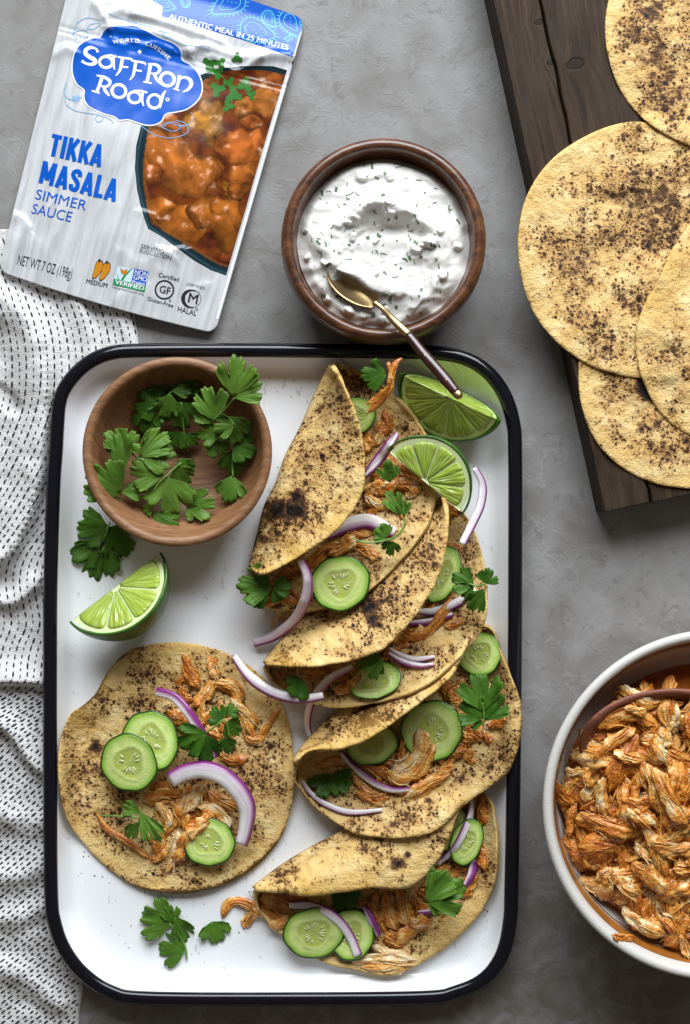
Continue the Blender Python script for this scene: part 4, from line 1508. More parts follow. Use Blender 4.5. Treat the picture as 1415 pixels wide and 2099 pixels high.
def shred_verts(path, w, pale, k=6, rs=None):
    """torn piece of meat along path (n,3): grooved flattish body with ragged ends, plus a few loose fibres"""
    rs = rs or rng
    n0, m = 22, 26
    path = spline(path, n0)
    T = np.gradient(path, axis=0); T /= np.maximum(np.linalg.norm(T, axis=1, keepdims=True), 1e-9)
    A = np.cross(T, [0, 0, 1.0]); A /= np.maximum(np.linalg.norm(A, axis=1, keepdims=True), 1e-9)
    B = np.cross(A, T)
    if B[:, 2].sum() < 0:
        B = -B
    t = np.linspace(0, 1, n0)[:, None]; ph = (np.arange(m) / m * 2 * np.pi)[None]
    sd = rs.uniform(0, 50)
    e0, e1 = rs.uniform(0.12, 0.45, 2); p0, p1 = rs.uniform(0.08, 0.3, 2)
    env = np.interp(t[:, 0], [0, p0 * 0.4, p0, 1 - p1, 1 - p1 * 0.4, 1], [0.12, e0 + 0.15, 0.9, 1.0, e1 + 0.15, 0.10])
    env = env * (1 + 0.40 * fbm(t[:, 0] * 3.2 + sd, t[:, 0] * 0, 1, 2))
    twist = rs.normal() * 0.7 * (t - 0.5) + 0.25 * rs.normal()
    lump = 1 + 0.75 * fbm(np.cos(ph) * 1.5 + sd, np.sin(ph) * 1.5 + t * 6.5, 2, 3)
    ridges = 1 + 0.17 * np.cos(ph * 8 + 1.5 * fbm(t * 3 + sd, ph * 0, 3) * 3 + sd)
    a = w * 0.5 * env[:, None] * lump * ridges
    flat = rs.uniform(0.26, 0.42)
    cx_ = np.cos(ph) * a; cz_ = np.sin(ph) * a * flat
    x = cx_ * np.cos(twist) - cz_ * np.sin(twist); z = cx_ * np.sin(twist) + cz_ * np.cos(twist)
    sway = 0.16 * w * fbm(t[:, 0] * 3 + sd, t[:, 0] * 0 + 7, 4)
    C = path + A * sway[:, None]
    jag = (rs.random((n0, m, 1)) - 0.5) * T[:, None] * (w * 0.14)
    P = C[:, None] + A[:, None] * x[..., None] + B[:, None] * z[..., None] + jag
    V, F = tube_mesh(P)
    streak = fbm(ph * 3.0 + sd + 0 * t, t * 1.6 + sd, 5, 2) * 1.0 + 0.7 * fbm(t * 4 + sd, np.cos(ph) * 1.2, 6, 2)
    pv = np.clip(pale + 0.75 * streak + 0.0 * ph, 0, 1)
    Vs, Fs, Ps = [V], [list(f) for f in F], [np.concatenate([pv.ravel(), [pale, pale]])]
    off = len(V)
    for f in range(int(min(6, 2 + w / 6))):
        s0 = rs.uniform(0, 0.45); s1 = s0 + rs.uniform(0.35, 0.7)
        q = np.linspace(s0, s1, 10)
        c = np.stack([np.interp(q, t[:, 0], C[:, j]) for j in range(3)], -1)
        if s1 > 1:
            c = c + T[-1] * (np.maximum(q - 1, 0) * np.linalg.norm(path[-1] - path[0]))[:, None] * 0.6
        aa = np.stack([np.interp(q, t[:, 0], A[:, j]) for j in range(3)], -1)
        o = rs.uniform(-0.42, 0.42)
        sw = np.linspace(0, 1, 10)
        c = c + aa * ((o + rs.normal() * 0.28 * sw**2) * w)[:, None]
        c[:, 2] += (0.30 - o * o) * flat * w * 1.9 * np.interp(sw, [0, .2, .8, 1], [.3, 1, .9, .3]) + rs.uniform(-0.02, 0.05) * w
        rad = np.interp(sw, [0, .3, .7, 1], [.35, 1, .9, .2]) * rs.uniform(1.0, 2.1) * min(1.0, 0.5 + w / 40)
        v_, f_ = tube_mesh(tube(c, rad, 5, 0.8))
        Vs.append(v_); Fs += [[x_ + off for x_ in ff] for ff in f_]; off += len(v_)
        Ps.append(np.full(len(v_), np.clip(pale + rs.uniform(-0.3, 0.35), 0, 1)))
    return np.vstack(Vs), Fs, np.concatenate(Ps)


def add_shred(parent, pts, w, pale=0.35, lift=0.0, cap=None, k=None, hpts=None):
    """strand of chicken lying on whatever is below it"""
    pts = np.asarray(pts, float)
    q = spline(pts, 9)
    if hpts is not None:
        hh = np.interp(np.linspace(0, 1, 9), np.linspace(0, 1, len(hpts)), hpts)
    else:
        local = hm_at(q, blur(HM, 1)) if False else hm_at(q)
        hh = np.convolve(np.pad(local, 2, mode='edge'), np.ones(5) / 5, 'valid')
        hh = 0.6 * hh + 0.4 * hh.mean() + 0.12 * w + lift
        if cap is not None:
            hh = np.minimum(hh, cap + 0.1 * w)
    hh = hh + 0.05 * w * np.sin(np.linspace(0, 3, 9) * rng.uniform(0.5, 1.5) + rng.uniform(0, 6))
    path = np.column_stack([q, hh])
    V, F, pal = shred_verts(path, w, min(0.8, pale * 0.95), k or (3 + w / 7.0))
    o = mesh('shred', V, F, M['chicken'], parent, attrs={'pale': pal})
    # footprint
    T = np.gradient(q, axis=0); T /= np.maximum(np.linalg.norm(T, axis=1, keepdims=True), 1e-9)
    A = np.stack([-T[:, 1], T[:, 0]], -1)
    G = np.stack([np.column_stack([q + A * (s * w * 0.4), hh + (0.25 - s * s * 0.2) * 0.7 * w]) for s in (-1, -0.5, 0, 0.5, 1)], 1)
    hm_add(G)
    return o


def in_poly(poly, p):
    return inside(np.asarray(poly), p)


def fill_shreds(parent, poly, n, wr=(10, 22), lr=(40, 90), cap=None, ang=None, spread=1.5, pale=(0.15, 0.55)):
    poly = np.asarray(poly, float)
    lo, hi = poly.min(0), poly.max(0)
    done = 0; tries = 0
    while done < n and tries < n * 40:
        tries += 1
        c = lo + (hi - lo) * rng.random(2)
        if not in_poly(poly, c):
            continue
        L = rng.uniform(*lr); a = (ang if ang is not None else rng.uniform(0, math.pi)) + rng.normal() * spread * 0.5
        d = np.array([math.cos(a), math.sin(a)]); nn = np.array([-d[1], d[0]]) * rng.normal() * L * 0.16
        pts = [c - d * L / 2 + nn * 0.3, c + nn * -0.7, c + d * L / 2 + nn * 0.4]
        if not (in_poly(poly, pts[0]) and in_poly(poly, pts[2])):
            continue
        cp = None
        if cap is not None:
            cp = cap(*c) if callable(cap) else cap
        add_shred(parent, pts, rng.uniform(*wr), rng.uniform(*pale), cap=cp)
        done += 1


def pile(label, xy, group='piles of shredded chicken'):
    return thing('chicken_pile', label, 'shredded chicken', xy, 8, group)


def plane_fit(xy, D, clampg=0.45, pct=85):
    h = hm_at(xy, D)
    c = xy.mean(0)
    A = np.column_stack([xy - c, np.ones(len(xy))])
    g_, *_ = np.linalg.lstsq(A, h, rcond=None)
    n = np.hypot(g_[0], g_[1])
    if n > clampg:
        g_[:2] *= clampg / n
    res = h - A @ g_
    return c, g_[0], g_[1], g_[2] + np.percentile(res, pct)


def cucumber(label, c, rx, ry, rot=0, th=11, lift=0.0, seed=0, grad=None, pct=80, hfix=None, cut=None):
    """slice: rind ring, flesh, seeds"""
    c = np.asarray(c, float)
    a = math.radians(rot); R = np.array([[math.cos(a), -math.sin(a)], [math.sin(a), math.cos(a)]])
    tq = np.linspace(0, 2 * np.pi, 24, endpoint=False)
    foot = np.vstack([c + (np.stack([np.cos(tq) * rx * k, np.sin(tq) * ry * k], -1)) @ R.T for k in (0.25, 0.6, 0.95)])
    pc, gx_, gy_, h0 = plane_fit(foot, HM, 0.5, pct)
    if grad is not None:
        gx_, gy_ = grad
        h = hm_at(foot); h0 = np.percentile(h - (foot - pc) @ np.array([gx_, gy_]), pct)
    if hfix is not None:
        h0 = hfix
    h0 += lift

    def put(x, y, z):
        xy = c + np.stack([x * rx, y * ry], -1) @ R.T
        h = h0 + (xy[..., 0] - pc[0]) * gx_ + (xy[..., 1] - pc[1]) * gy_ + z
        return np.concatenate([xy, h[..., None]], -1)
    t = thing('cucumber_slice', label, 'cucumber slice', c, h0, 'cucumber slices on the tacos')
    nt = 96
    th_ = np.linspace(0, 2 * np.pi, nt, endpoint=False)
    rs = np.random.default_rng(100 + seed)
    kk = rs.integers(7, 10)
    rad = 1 + 0.014 * np.cos(kk * th_ + rs.uniform(0, 6)) + 0.022 * np.cos(2 * th_ + rs.uniform(0, 6)) + 0.015 * np.cos(3 * th_ + rs.uniform(0, 6))
    rr = np.concatenate([[0.003], np.linspace(0.06, 0.92, 26), [0.945]])
    X_ = rr[:, None] * rad * np.cos(th_); Y_ = rr[:, None] * rad * np.sin(th_)
    core = 0.56 * (1 + 0.10 * np.cos(3 * th_ + rs.uniform(0, 6)))[None]
    q = rr[:, None] / core
    dome = th + 0.9 * np.exp(-(((rr[:, None] - core) / 0.07)**2)) - 1.2 * (q < 1) * (1 - np.minimum(q, 1)**2)
    Z_ = dome + 0.5 * fbm(X_ * 5 + seed, Y_ * 5, 2, 2)
    P = put(X_, Y_, Z_)
    V, F = disc_shell(P, th * 0.6)
    cin = np.array([0.45, 0.53, 0.12]); cmid = np.array([0.57, 0.70, 0.23]); cout = np.array([0.24, 0.45, 0.045])
    m1 = sstep(0.8, 1.1, q)[..., None]; m2 = sstep(0.72, 0.95, rr[:, None] * np.ones_like(q))[..., None]
    colr = cin * (1 - m1) + cmid * m1
    colr = colr * (1 - m2) + cout * m2
    star = np.exp(-((np.abs(np.sin(1.5 * th_ + seed))[None] / 0.16)**2)) * (rr[:, None] < 0.42) * 0.5
    colr = colr * (1 - star[..., None]) + np.array([0.66, 0.70, 0.46]) * star[..., None]
    ring_ = np.exp(-(((q - 1.0) / 0.07)**2))[..., None] * 0.35
    colr = colr * (1 - ring_) + np.array([0.60, 0.70, 0.40]) * ring_
    colr = colr * (1 + 0.16 * fbm(X_ * 4 + seed * 3, Y_ * 4, 4, 3)[..., None])
    fl_ = mesh('flesh', V, F, M['cuke'], t, uv=np.vstack([P[..., :2].reshape(-1, 2)] * 2), col=np.vstack([colr.reshape(-1, 3)] * 2))
    pr = [(0.944, th), (0.985, th + 0.1), (1.0, th - 1.6), (1.002, th * 0.5), (0.99, 1.2), (0.95, 0.0)]
    G = np.stack([put(a_ * rad * np.cos(th_), a_ * rad * np.sin(th_), np.full(nt, z_)) for a_, z_ in pr])
    mesh('skin', G.reshape(-1, 3), gridfaces(len(pr), nt, True), M['cuke_skin'], t)
    # seeds: three loose fans
    ph = rs.uniform(0, 2)
    for sct in range(3):
        ns_ = int(rs.integers(2, 6))
        for j in range(ns_):
            an = ph + sct * 2 * math.pi / 3 + (j - (ns_ - 1) / 2) * 0.36 + rs.uniform(-.09, .09)
            r1 = rs.uniform(0.25, 0.37); L = rs.uniform(0.085, 0.125)
            e = np.linspace(0, 2 * np.pi, 10, endpoint=False)
            lx = np.cos(e) * L; ly = np.sin(e) * L * 0.33 * (1 - 0.35 * np.cos(e))
            gx2 = (r1 + lx) * math.cos(an) - ly * math.sin(an); gy2 = (r1 + lx) * math.sin(an) + ly * math.cos(an)
            zt = th + 0.55
            top_ = put(gx2 * 0.6 + 0.4 * r1 * math.cos(an), gy2 * 0.6 + 0.4 * r1 * math.sin(an), np.full(10, zt + 0.5))
            mid_ = put(gx2, gy2, np.full(10, zt - 1.2))
            V = np.vstack([top_, mid_]); F = gridfaces(2, 10, True).tolist() + [list(range(10))]
            mesh('seed', V, F, M['seed'], fl_, is_open=True)
    hm_add(P, True)
    return t


def onion(label, pts, w, side=1, thick=7, purple=1.0, lift=2.0, hpts=None, curl=0.55, group='red onion slivers', taper=(0.35, 0.35), pw=0.30, smooth_n=9, pale=(0.80, 0.74, 0.77), bow=0.0):
    """curved sliver; purple skin on one long edge"""
    n = 44; m = 11
    thick = thick * 0.75
    q = spline(pts, n)
    if hpts is not None:
        h = np.interp(np.linspace(0, 1, n), np.linspace(0, 1, len(hpts)), hpts)
    else:
        h = hm_at(q, dilate(HM, 1))
        k = smooth_n
        for _ in range(2):
            h = np.maximum(h * 0.55 + 0.45 * np.convolve(np.pad(h, k, mode='edge'), np.ones(2 * k + 1) / (2 * k + 1), 'valid'), 0)
        h = np.convolve(np.pad(h, 5, mode='edge'), np.ones(11) / 11, 'valid') + lift
    h = h + bow * np.sin(np.linspace(0, np.pi, n))
    t_ = np.linspace(0, 1, n)
    taper = (0.42 + 0.58 * taper[0], 0.42 + 0.58 * taper[1])
    T = np.gradient(q, axis=0); T /= np.linalg.norm(T, axis=1, keepdims=True)
    A = np.stack([-T[:, 1], T[:, 0]], -1) * side
    wid = w * np.interp(t_, [0, 0.1, 0.3, 0.7, 0.9, 1], [taper[0], taper[0] + 0.3 * (1 - taper[0]), 1, 1, taper[1] + 0.3 * (1 - taper[1]), taper[1]])
    wid = wid * (1 + 0.08 * fbm(t_ * 5, t_ * 0 + w, 1))
    j = np.linspace(-0.5, 0.5, m)
    P = np.zeros((n, m, 3))
    P[..., :2] = q[:, None] + A[:, None] * (j[None, :, None] * wid[:, None, None])
    P[..., 2] = h[:, None] + thick * 0.9 + curl * wid[:, None] * (0.25 - (j[None] - 0.1)**2) * 0.9 - sstep(0.3, 0.5, j)[None] * curl * wid[:, None] * 0.25
    P[:, 0, 2] -= 1.5; P[:, -1, 2] -= 1.5
    P[0, :, 2] -= 1.0; P[-1, :, 2] -= 1.0
    V, F = shell(P, thick)
    jj = j[None] + 0.05 * fbm(t_[:, None] * 9, j[None] * 2 + w, 3)
    f = sstep(0.5 - pw * 1.2, 0.5 - pw * 0.35, jj) * purple
    lav = sstep(-0.2, 0.5 - pw * 0.6, jj) * 0.55 * purple
    pale = np.array(pale); pur = np.array([0.235, 0.028, 0.20]); lv = np.array([0.56, 0.36, 0.54])
    c = pale * (1 - lav[..., None]) + lv * lav[..., None]
    c = c * (1 - f[..., None]) + pur * f[..., None]
    streak = 0.30 * fbm(j[None] * 22 + 3, t_[:, None] * 1.5, 5, 2)
    c = np.clip(c * (1 + streak[..., None]), 0.01, 1)
    cb = c * 0.55 + 0.45 * np.where(f[..., None] > -1, pur * purple + lv * (1 - purple), 0)
    arcl = np.concatenate([[0], np.cumsum(np.linalg.norm(np.diff(q, axis=0), axis=1))])
    uv = np.stack([arcl[:, None] + 0 * j[None], (j[None] * wid[:, None])], -1).reshape(-1, 2)
    o = thing('onion_sliver', label, 'onion', q[n // 2], float(h.min()), group)
    mesh('layer', V, F, M['onion'], o, uv=np.vstack([uv, uv]), col=np.vstack([c.reshape(-1, 3), cb.reshape(-1, 3)]))
    hm_add(P)
    return o


LEAF_N = [0]


def leaf(parent, base, tip, hb, ht, width=1.0, light=0.0, cup=0.10, seed=None, lobes=3, roll=0.0):
    """fan-shaped lobed and toothed leaflet from base to tip"""
    LEAF_N[0] += 1
    rs = np.random.default_rng(500 + (seed if seed is not None else LEAF_N[0]))
    base = np.asarray(base, float); tip = np.asarray(tip, float)
    d = tip - base; L = np.linalg.norm(d); d /= L
    L = L * 0.90
    nn = np.array([-d[1], d[0]])
    A = math.radians(66) * width
    nt, nr = 97, 9
    a = np.linspace(-1, 1, nt)
    e = 1.04 - 0.24 * np.abs(a)**1.5
    for k in ((-0.36, 0.36) if lobes == 3 else (0.0,)):
        kk = k + rs.uniform(-0.06, 0.06)
        e *= 1 - rs.uniform(0.25, 0.5) * np.exp(-np.abs((a - kk) / 0.062)**1.4)
    for k in (-0.70, 0.70, 0.0):
        kk = k + rs.uniform(-0.05, 0.05)
        e *= 1 - rs.uniform(0.03, 0.08) * np.exp(-((a - kk) / 0.035)**2)
    saw = 1 - np.abs(np.sin(np.pi * (a * 5.2 + 0.12 * np.sin(a * 9 + rs.uniform(0, 6)) + rs.uniform(0, 1))))
    e *= 1 - 0.085 * saw * rs.uniform(0.75, 1.2)
    e *= 1 - 0.55 * sstep(0.86, 1.0, np.abs(a))
    e *= 1 + 0.10 * fbm(a * 2 + rs.uniform(0, 9), a * 0, 3)
    rr = np.linspace(0.02, 1, nr)
    ang = a * A
    ee = 1 + (e - 1) * rr[:, None]**2.2 - 0.0
    x = rr[:, None] * ee * np.cos(ang) * L; y = rr[:, None] * ee * np.sin(ang) * L
    xy = base + x[..., None] * d + y[..., None] * nn
    fr = x / L
    cup = cup * rs.uniform(0.4, 1.7)
    z = hb + (ht - hb) * np.clip(fr, 0, 1) + L * (cup * rr[:, None]**2 * (a**2 * 1.5 - 0.55) + 0.016 * rr[:, None]**2 * np.cos(a * 10.5 + rs.uniform(0, 6)) + 0.10 * rr[:, None]**2 * fbm(a * 2.5 + rs.uniform(0, 9), rr[:, None] * 1.2, 2) * 2) + roll * y
    P = np.concatenate([xy, z[..., None]], -1)
    V, F = shell(P, 1.3)
    uv = np.stack([a[None] + 0 * rr[:, None], rr[:, None] + 0 * a[None]], -1).reshape(-1, 2)
    o = mesh('leaf', V, F, M['leaf'], parent, uv=np.vstack([uv, uv]), attrs={'light': np.full(len(V), light)})
    hm_add(P)
    return o


def stem(parent, pts, r=2.6, hs=None, lift=3):
    q = spline(pts, 16)
    if hs is None:
        h = hm_at(q); h = np.convolve(np.pad(h, 3, mode='edge'), np.ones(7) / 7, 'valid') + lift
    else:
        h = np.interp(np.linspace(0, 1, 16), np.linspace(0, 1, len(hs)), hs)
    V, F = tube_mesh(tube(np.column_stack([q, h]), np.linspace(r * 0.75, r, 16), 7))
    return mesh('stem', V, F, M['stem'], parent)


def sprig(label, leaves, stems=(), lift=5, group='cilantro sprigs and leaves', name='cilantro_sprig', h=None, cat='cilantro', cap=None, light=0.0):
    """leaves: (base, tip, width[, light, hb, ht]) ; draped on what lies below"""
    allp = np.array([np.asarray(l[0]) for l in leaves])
    t = thing(name, label, cat, allp.mean(0), float(hm_at(allp).min()), group)
    D = soft_map(1, 3)
    for st_ in stems:
        pts, hs = st_ if isinstance(st_, tuple) else (st_, None)
        if hs is None:
            q = np.asarray(pts, float); hs_ = hm_at(q, D) + lift
            if cap is not None:
                hs_ = np.minimum(hs_, cap)
            stem(t, pts, 2.3, hs_)
        else:
            stem(t, pts, 2.3, hs)
    for l in leaves:
        base, tip, wd = l[:3]
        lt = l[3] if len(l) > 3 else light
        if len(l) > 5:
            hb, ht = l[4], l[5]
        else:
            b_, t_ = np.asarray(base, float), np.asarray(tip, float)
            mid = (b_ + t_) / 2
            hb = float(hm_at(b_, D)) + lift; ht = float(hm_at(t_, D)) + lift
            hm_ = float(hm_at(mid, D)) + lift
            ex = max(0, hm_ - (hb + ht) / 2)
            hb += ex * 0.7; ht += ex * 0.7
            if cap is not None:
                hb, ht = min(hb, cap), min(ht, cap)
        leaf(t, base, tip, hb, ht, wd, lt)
    return t


def lime(label, c, axis_deg, R, btilt, alpha, hc, nseg=4, bulge=1.0, flip=1, seed=0, second=False, axtilt=0.0, cat='lime wedge', segr=(0.09, 0.84), memb=0.016, puff=3.0, pithmat='pith'):
    """wedge of lime: half-disc cut face(s), pith, pulp segments, rind. axis_deg: direction of the straight edge;
    the face spreads to the side given by flip and its rim is raised by btilt (sine)"""
    rs = np.random.default_rng(900 + seed)
    a2 = math.radians(axis_deg)
    ct = math.cos(axtilt); stl = math.sin(axtilt)
    a = np.array([math.cos(a2) * ct, math.sin(a2) * ct, stl])
    bh = math.sqrt(1 - btilt**2)
    b = np.array([-math.sin(a2) * bh * flip, math.cos(a2) * bh * flip, btilt])
    b = b - a * (a @ b); b /= np.linalg.norm(b)
    n = np.cross(a, b)
    if n[2] < 0:
        n = -n
    c3 = np.array([*c, hc])
    t = thing('lime_wedge', label, cat, c, hc - R * 0.7, 'lime wedges')

    def pt(r, th_, ph_, lift_=0.0, nrm=None):
        e = np.cos(th_)[..., None] * a + np.sin(th_)[..., None] * (np.cos(ph_)[..., None] * b - np.sin(ph_)[..., None] * n) * bulge
        return c3 + r[..., None] * R * e
    # rind
    na_, nb_ = 49, 25
    th_ = np.linspace(0.0, np.pi, na_)[:, None]; ph = np.linspace(0, alpha, nb_)[None]
    pr = 1 + 0.06 * np.abs(np.cos(th_))**8 + 0 * ph
    P = pt(pr, th_ + 0 * ph, ph + 0 * th_)
    inner = pt(pr * 0.955, th_ + 0 * ph, ph + 0 * th_)
    V = np.vstack([P.reshape(-1, 3), inner.reshape(-1, 3)])
    k = na_ * nb_
    idx = np.arange(k).reshape(na_, nb_)
    F = [gridfaces(na_, nb_), gridfaces(na_, nb_, off=k, flip=True)]
    for line in (idx[:, 0], idx[::-1, -1]):
        F.append(np.stack([line[1:], line[:-1], line[:-1] + k, line[1:] + k], -1))
    mesh('rind', V, np.vstack(F), M['rind'], t)
    hm_add(P)
    # cut faces
    for fi in range(2):
        phi = 0.0 if fi == 0 else alpha
        nf = n if fi == 0 else -(n * math.cos(alpha) + b * math.sin(alpha))
        rr = np.linspace(0.0, 0.962, 14)[:, None]; tt = np.linspace(0, np.pi, 61)[None]
        lift_ = 0.006 * R
        Q = pt(rr + 0 * tt, tt + 0 * rr, phi + 0 * rr + 0 * tt) - nf * 0.8
        mesh('pith', Q.reshape(-1, 3), gridfaces(14, 61), M[pithmat], t, is_open=True)
        if fi == 0:
            hm_add(Q)
        if fi == 1 and not second:
            continue
        edges = np.linspace(0, np.pi, nseg + 1) + np.concatenate([[0], rs.uniform(-0.10, 0.10, nseg - 1), [0]])
        for s in range(nseg):
            u = np.linspace(0, 1, 17)[:, None]; w = np.linspace(0, 1, 14)[None]
            r_ = segr[0] + (segr[1] - segr[0]) * w + 0 * u
            mg = memb / np.maximum(r_, 0.05)
            lo = edges[s] + np.minimum(mg, (edges[s + 1] - edges[s]) * 0.46); hi = edges[s + 1] - np.minimum(mg, (edges[s + 1] - edges[s]) * 0.46)
            if s == 0: lo = edges[s] + 0.0 * mg
            if s == nseg - 1: hi = edges[s + 1] - 0.0 * mg
            rc = r_ * (1 - 0.07 * np.abs(2 * u - 1)**5 * w)
            th2 = lo * (1 - u) + hi * u
            dome = puff * np.sqrt(np.maximum((1 - np.abs(2 * u - 1)**4) * (1 - np.abs(2 * w - 1)**6), 0)) + 0.5 * fbm(u * 5 + s, w * 3 + seed, 3)
            G = pt(rc, th2, phi + 0 * th2) + nf * (dome - 0.9)[..., None]
            uv = np.stack([th2 + 0 * r_ + s * 3.3, r_], -1).reshape(-1, 2)
            V2, F2 = shell(G, 2.0)
            mesh('segment', V2, F2, M['pulp'], t, uv=np.vstack([uv, uv]))
    return t

# ------------------------------------------------------------------ tortillas on the board
G_T = 'griddled tortillas on the board'


def on_map(extra=6.5, d=2, b=7):
    F_ = soft_map(d, b)
    return lambda x, y: hm_at(np.stack([x, y], -1), F_) + extra


def circ(cx_, cy_, r, n=18, jit=0.012, seed=0, squash=1.0):
    t = np.arange(n) / n * 2 * np.pi
    rr = r * (1 + jit * np.sin(t * 3 + seed) + jit * 0.7 * np.sin(t * 5 + 2 * seed))
    return np.stack([cx_ + rr * np.cos(t), cy_ + rr * squash * np.sin(t)], -1)


HM_keep = dilate(HM, 1)
board_floor = lambda x, y: np.maximum(hm_at(np.stack([x, y], -1), soft_map(2, 7)), BH) + 6.5
tortilla_disc('bottom tortilla of the stack hanging lowest toward the board end', circ(1421, 764, 240, seed=1), board_floor, M['tort_b'], G_T,
              char=[(1330, 800, 34, 1.3), (1275, 745, 30, 0.6), (1345, 890, 60, 0.45), (1330, 780, 14, 1.5), (1240, 760, 20, 0.5)], seed=1, wave=5)
out2 = [(1315, 250), (1248, 259), (1186, 287), (1125, 333), (1083, 395), (1064, 462), (1063, 527), (1077, 600), (1109, 665), (1165, 722), (1230, 757), (1315, 775), (1400, 765), (1490, 720), (1560, 640), (1590, 540), (1580, 430), (1520, 340), (1430, 275)]
tortilla_disc('largest whole tortilla, at the middle of the board', out2, board_floor, M['tort_b'], G_T,
              char=[(1175, 520, 55, 0.5), (1290, 395, 75, 0.6), (1200, 580, 45, 0.5), (1330, 580, 50, 0.4), (1270, 690, 40, 0.3), (1350, 480, 60, 0.35), (1390, 400, 60, 0.5), (1110, 420, 60, -0.3), (1120, 660, 60, -0.5)], seed=2, wave=6)
out3 = [(1430, 452), (1400, 480), (1379, 508), (1362, 545), (1342, 588), (1318, 630), (1304, 680), (1305, 733), (1322, 790), (1352, 845), (1395, 882), (1460, 905), (1560, 890), (1650, 820), (1700, 700), (1680, 560), (1590, 470), (1500, 440)]
tortilla_disc('tortilla with a golden bare edge lapping over the largest one', out3, board_floor, M['tort_b'], G_T,
              char=[(1400, 720, 60, 0.15), (1380, 820, 40, 0.45), (1350, 610, 70, -0.9), (1420, 560, 50, -0.4)], gold=[(1345, 620, 40, 0.7), (1380, 540, 34, 0.6)], seed=3, wave=6)
tortilla_disc('tortilla at the far end of the board, cut by the picture edge', circ(1484, 68, 243, seed=4), board_floor, M['tort_b'], G_T,
              char=[(1345, 130, 62, 0.65), (1310, 60, 50, 0.3), (1390, 220, 60, 0.45), (1340, 10, 40, 0.6), (1400, 60, 50, 0.1), (1270, 180, 30, -0.4)], seed=4, wave=6)

# ------------------------------------------------------------------ dip bowl, dip, spoon
SB = np.array([787.0, 490.0])
t = thing('dip_bowl', 'dark polished wooden bowl full of creamy white dip', 'bowl', SB, 0)
prof = [(0.5, 0), (118, 0), (138, 4), (176, 40), (196, 88), (201, 122), (199, 146), (195, 157), (189, 162), (182, 162), (177, 159), (174.5, 150), (173, 138), (168, 105), (150, 60), (100, 32), (0.5, 26)]
_, P = lathe('bowl', SB, 160, prof, M['dark_wood'], t, 160)
hm_add(P, True)
DH = 126.0
dc = plumb(SB, 160, DH)
nr, nt = 120, 260
rr = np.linspace(0.002, 1, nr)[:, None]; th_ = np.linspace(0, 2 * np.pi, nt, endpoint=False)[None]
R_ = 178.5
edge_r = R_ * (1 - 0.015 * (fbm(np.cos(th_) * 3, np.sin(th_) * 3, 2) + 0.3))
X = dc[0] + rr * edge_r * np.cos(th_); Y = dc[1] + rr * edge_r * np.sin(th_)
wx = X + 26 * fbm(X / 70, Y / 70, 1, 2); wy = Y + 26 * fbm(X / 70, Y / 70, 4, 2)
z = 15 * fbm(wx / 66, wy / 48, 2, 2) + 7.0 * (0.35 - np.abs(vnoise(wx / 30, wy / 24, 5))) + 2.4 * fbm(wx / 18, wy / 15, 6, 2)
z += 20 * (1 - rr**2) - sstep(0.88, 1.0, rr) * (9 + 22 * np.clip(-np.sin(th_), 0, 1))
# spoon swirl
z += ridge(X, Y, [(735, 430), (770, 412), (820, 425), (868, 452)], 16, 9, 26)
z -= 20 * np.exp(-(((X - 806) / 58)**2 + ((Y - 462) / 26)**2))
z += ridge(X, Y, [(868, 455), (898, 500), (905, 560), (870, 610)], 10, 14, 26)
z += ridge(X, Y, [(640, 480), (690, 540), (760, 548), (800, 600)], 9, 18)
z -= 10 * np.exp(-(((X - 800) / 70)**2 + ((Y - 520) / 40)**2))
for i in range(34):
    a = rng.uniform(0, 6.283); q = 168 * math.sqrt(rng.random())
    x0, y0 = dc[0] + q * math.cos(a), dc[1] + q * math.sin(a)
    if math.hypot(x0 - 800, y0 - 490) < 75 and rng.random() < 0.75:
        continue
    s = rng.uniform(7, 16); an = rng.uniform(0, 3.14); asp = rng.uniform(0.5, 0.9)
    dx, dy = X - x0, Y - y0
    u_ = (dx * math.cos(an) + dy * math.sin(an)) / s; v_ = (-dx * math.sin(an) + dy * math.cos(an)) / (s * asp)
    z += rng.uniform(4, 10) * sstep(1.25, 0.55, np.maximum(np.abs(u_), np.abs(v_)) * 0.5 + 0.5 * np.hypot(u_, v_))
# hollow where the spoon lies
sp_c = z2(500, 975)
z -= 16 * np.exp(-(((X - sp_c[0]) / 44)**2 + ((Y - sp_c[1]) / 34)**2))
YP = np.stack([X, Y, DH + z], -1)
V, F = disc_shell(YP, 30)
t = thing('yogurt_dip', 'chunky white yogurt dip flecked with herbs filling the dark wooden bowl', 'yogurt dip', dc, DH - 30)
mesh('cream', V, F, M['yogurt'], t)
hm_add(YP, True)
VV, FF = [], []
for i in range(150):
    a = rng.uniform(0, 6.283); q = 165 * math.sqrt(rng.random())
    c = dc + q * np.array([math.cos(a), math.sin(a)])
    an = rng.uniform(0, 3.14); L = rng.uniform(1.6, 6.5); wd = rng.uniform(0.6, 1.3) if rng.random() < 0.72 else rng.uniform(1.8, 3.4)
    d = np.array([math.cos(an), math.sin(an)]); nn = np.array([-d[1], d[0]])
    bend = rng.uniform(-2, 2)
    b0 = len(VV)
    for s_ in (-1, 0, 1):
        for w_ in (-1, 1):
            p = c + d * L * s_ + nn * (w_ * wd + bend * (1 - s_ * s_))
            VV.append((*p, float(hm_at(p)) + 0.4))
    for k in (0, 2):
        FF.append((b0 + k, b0 + k + 1, b0 + k + 3, b0 + k + 2))
o = mesh('herb_flecks', VV, np.array(FF), M['fleck'], t, is_open=True)
o['kind'] = 'stuff'

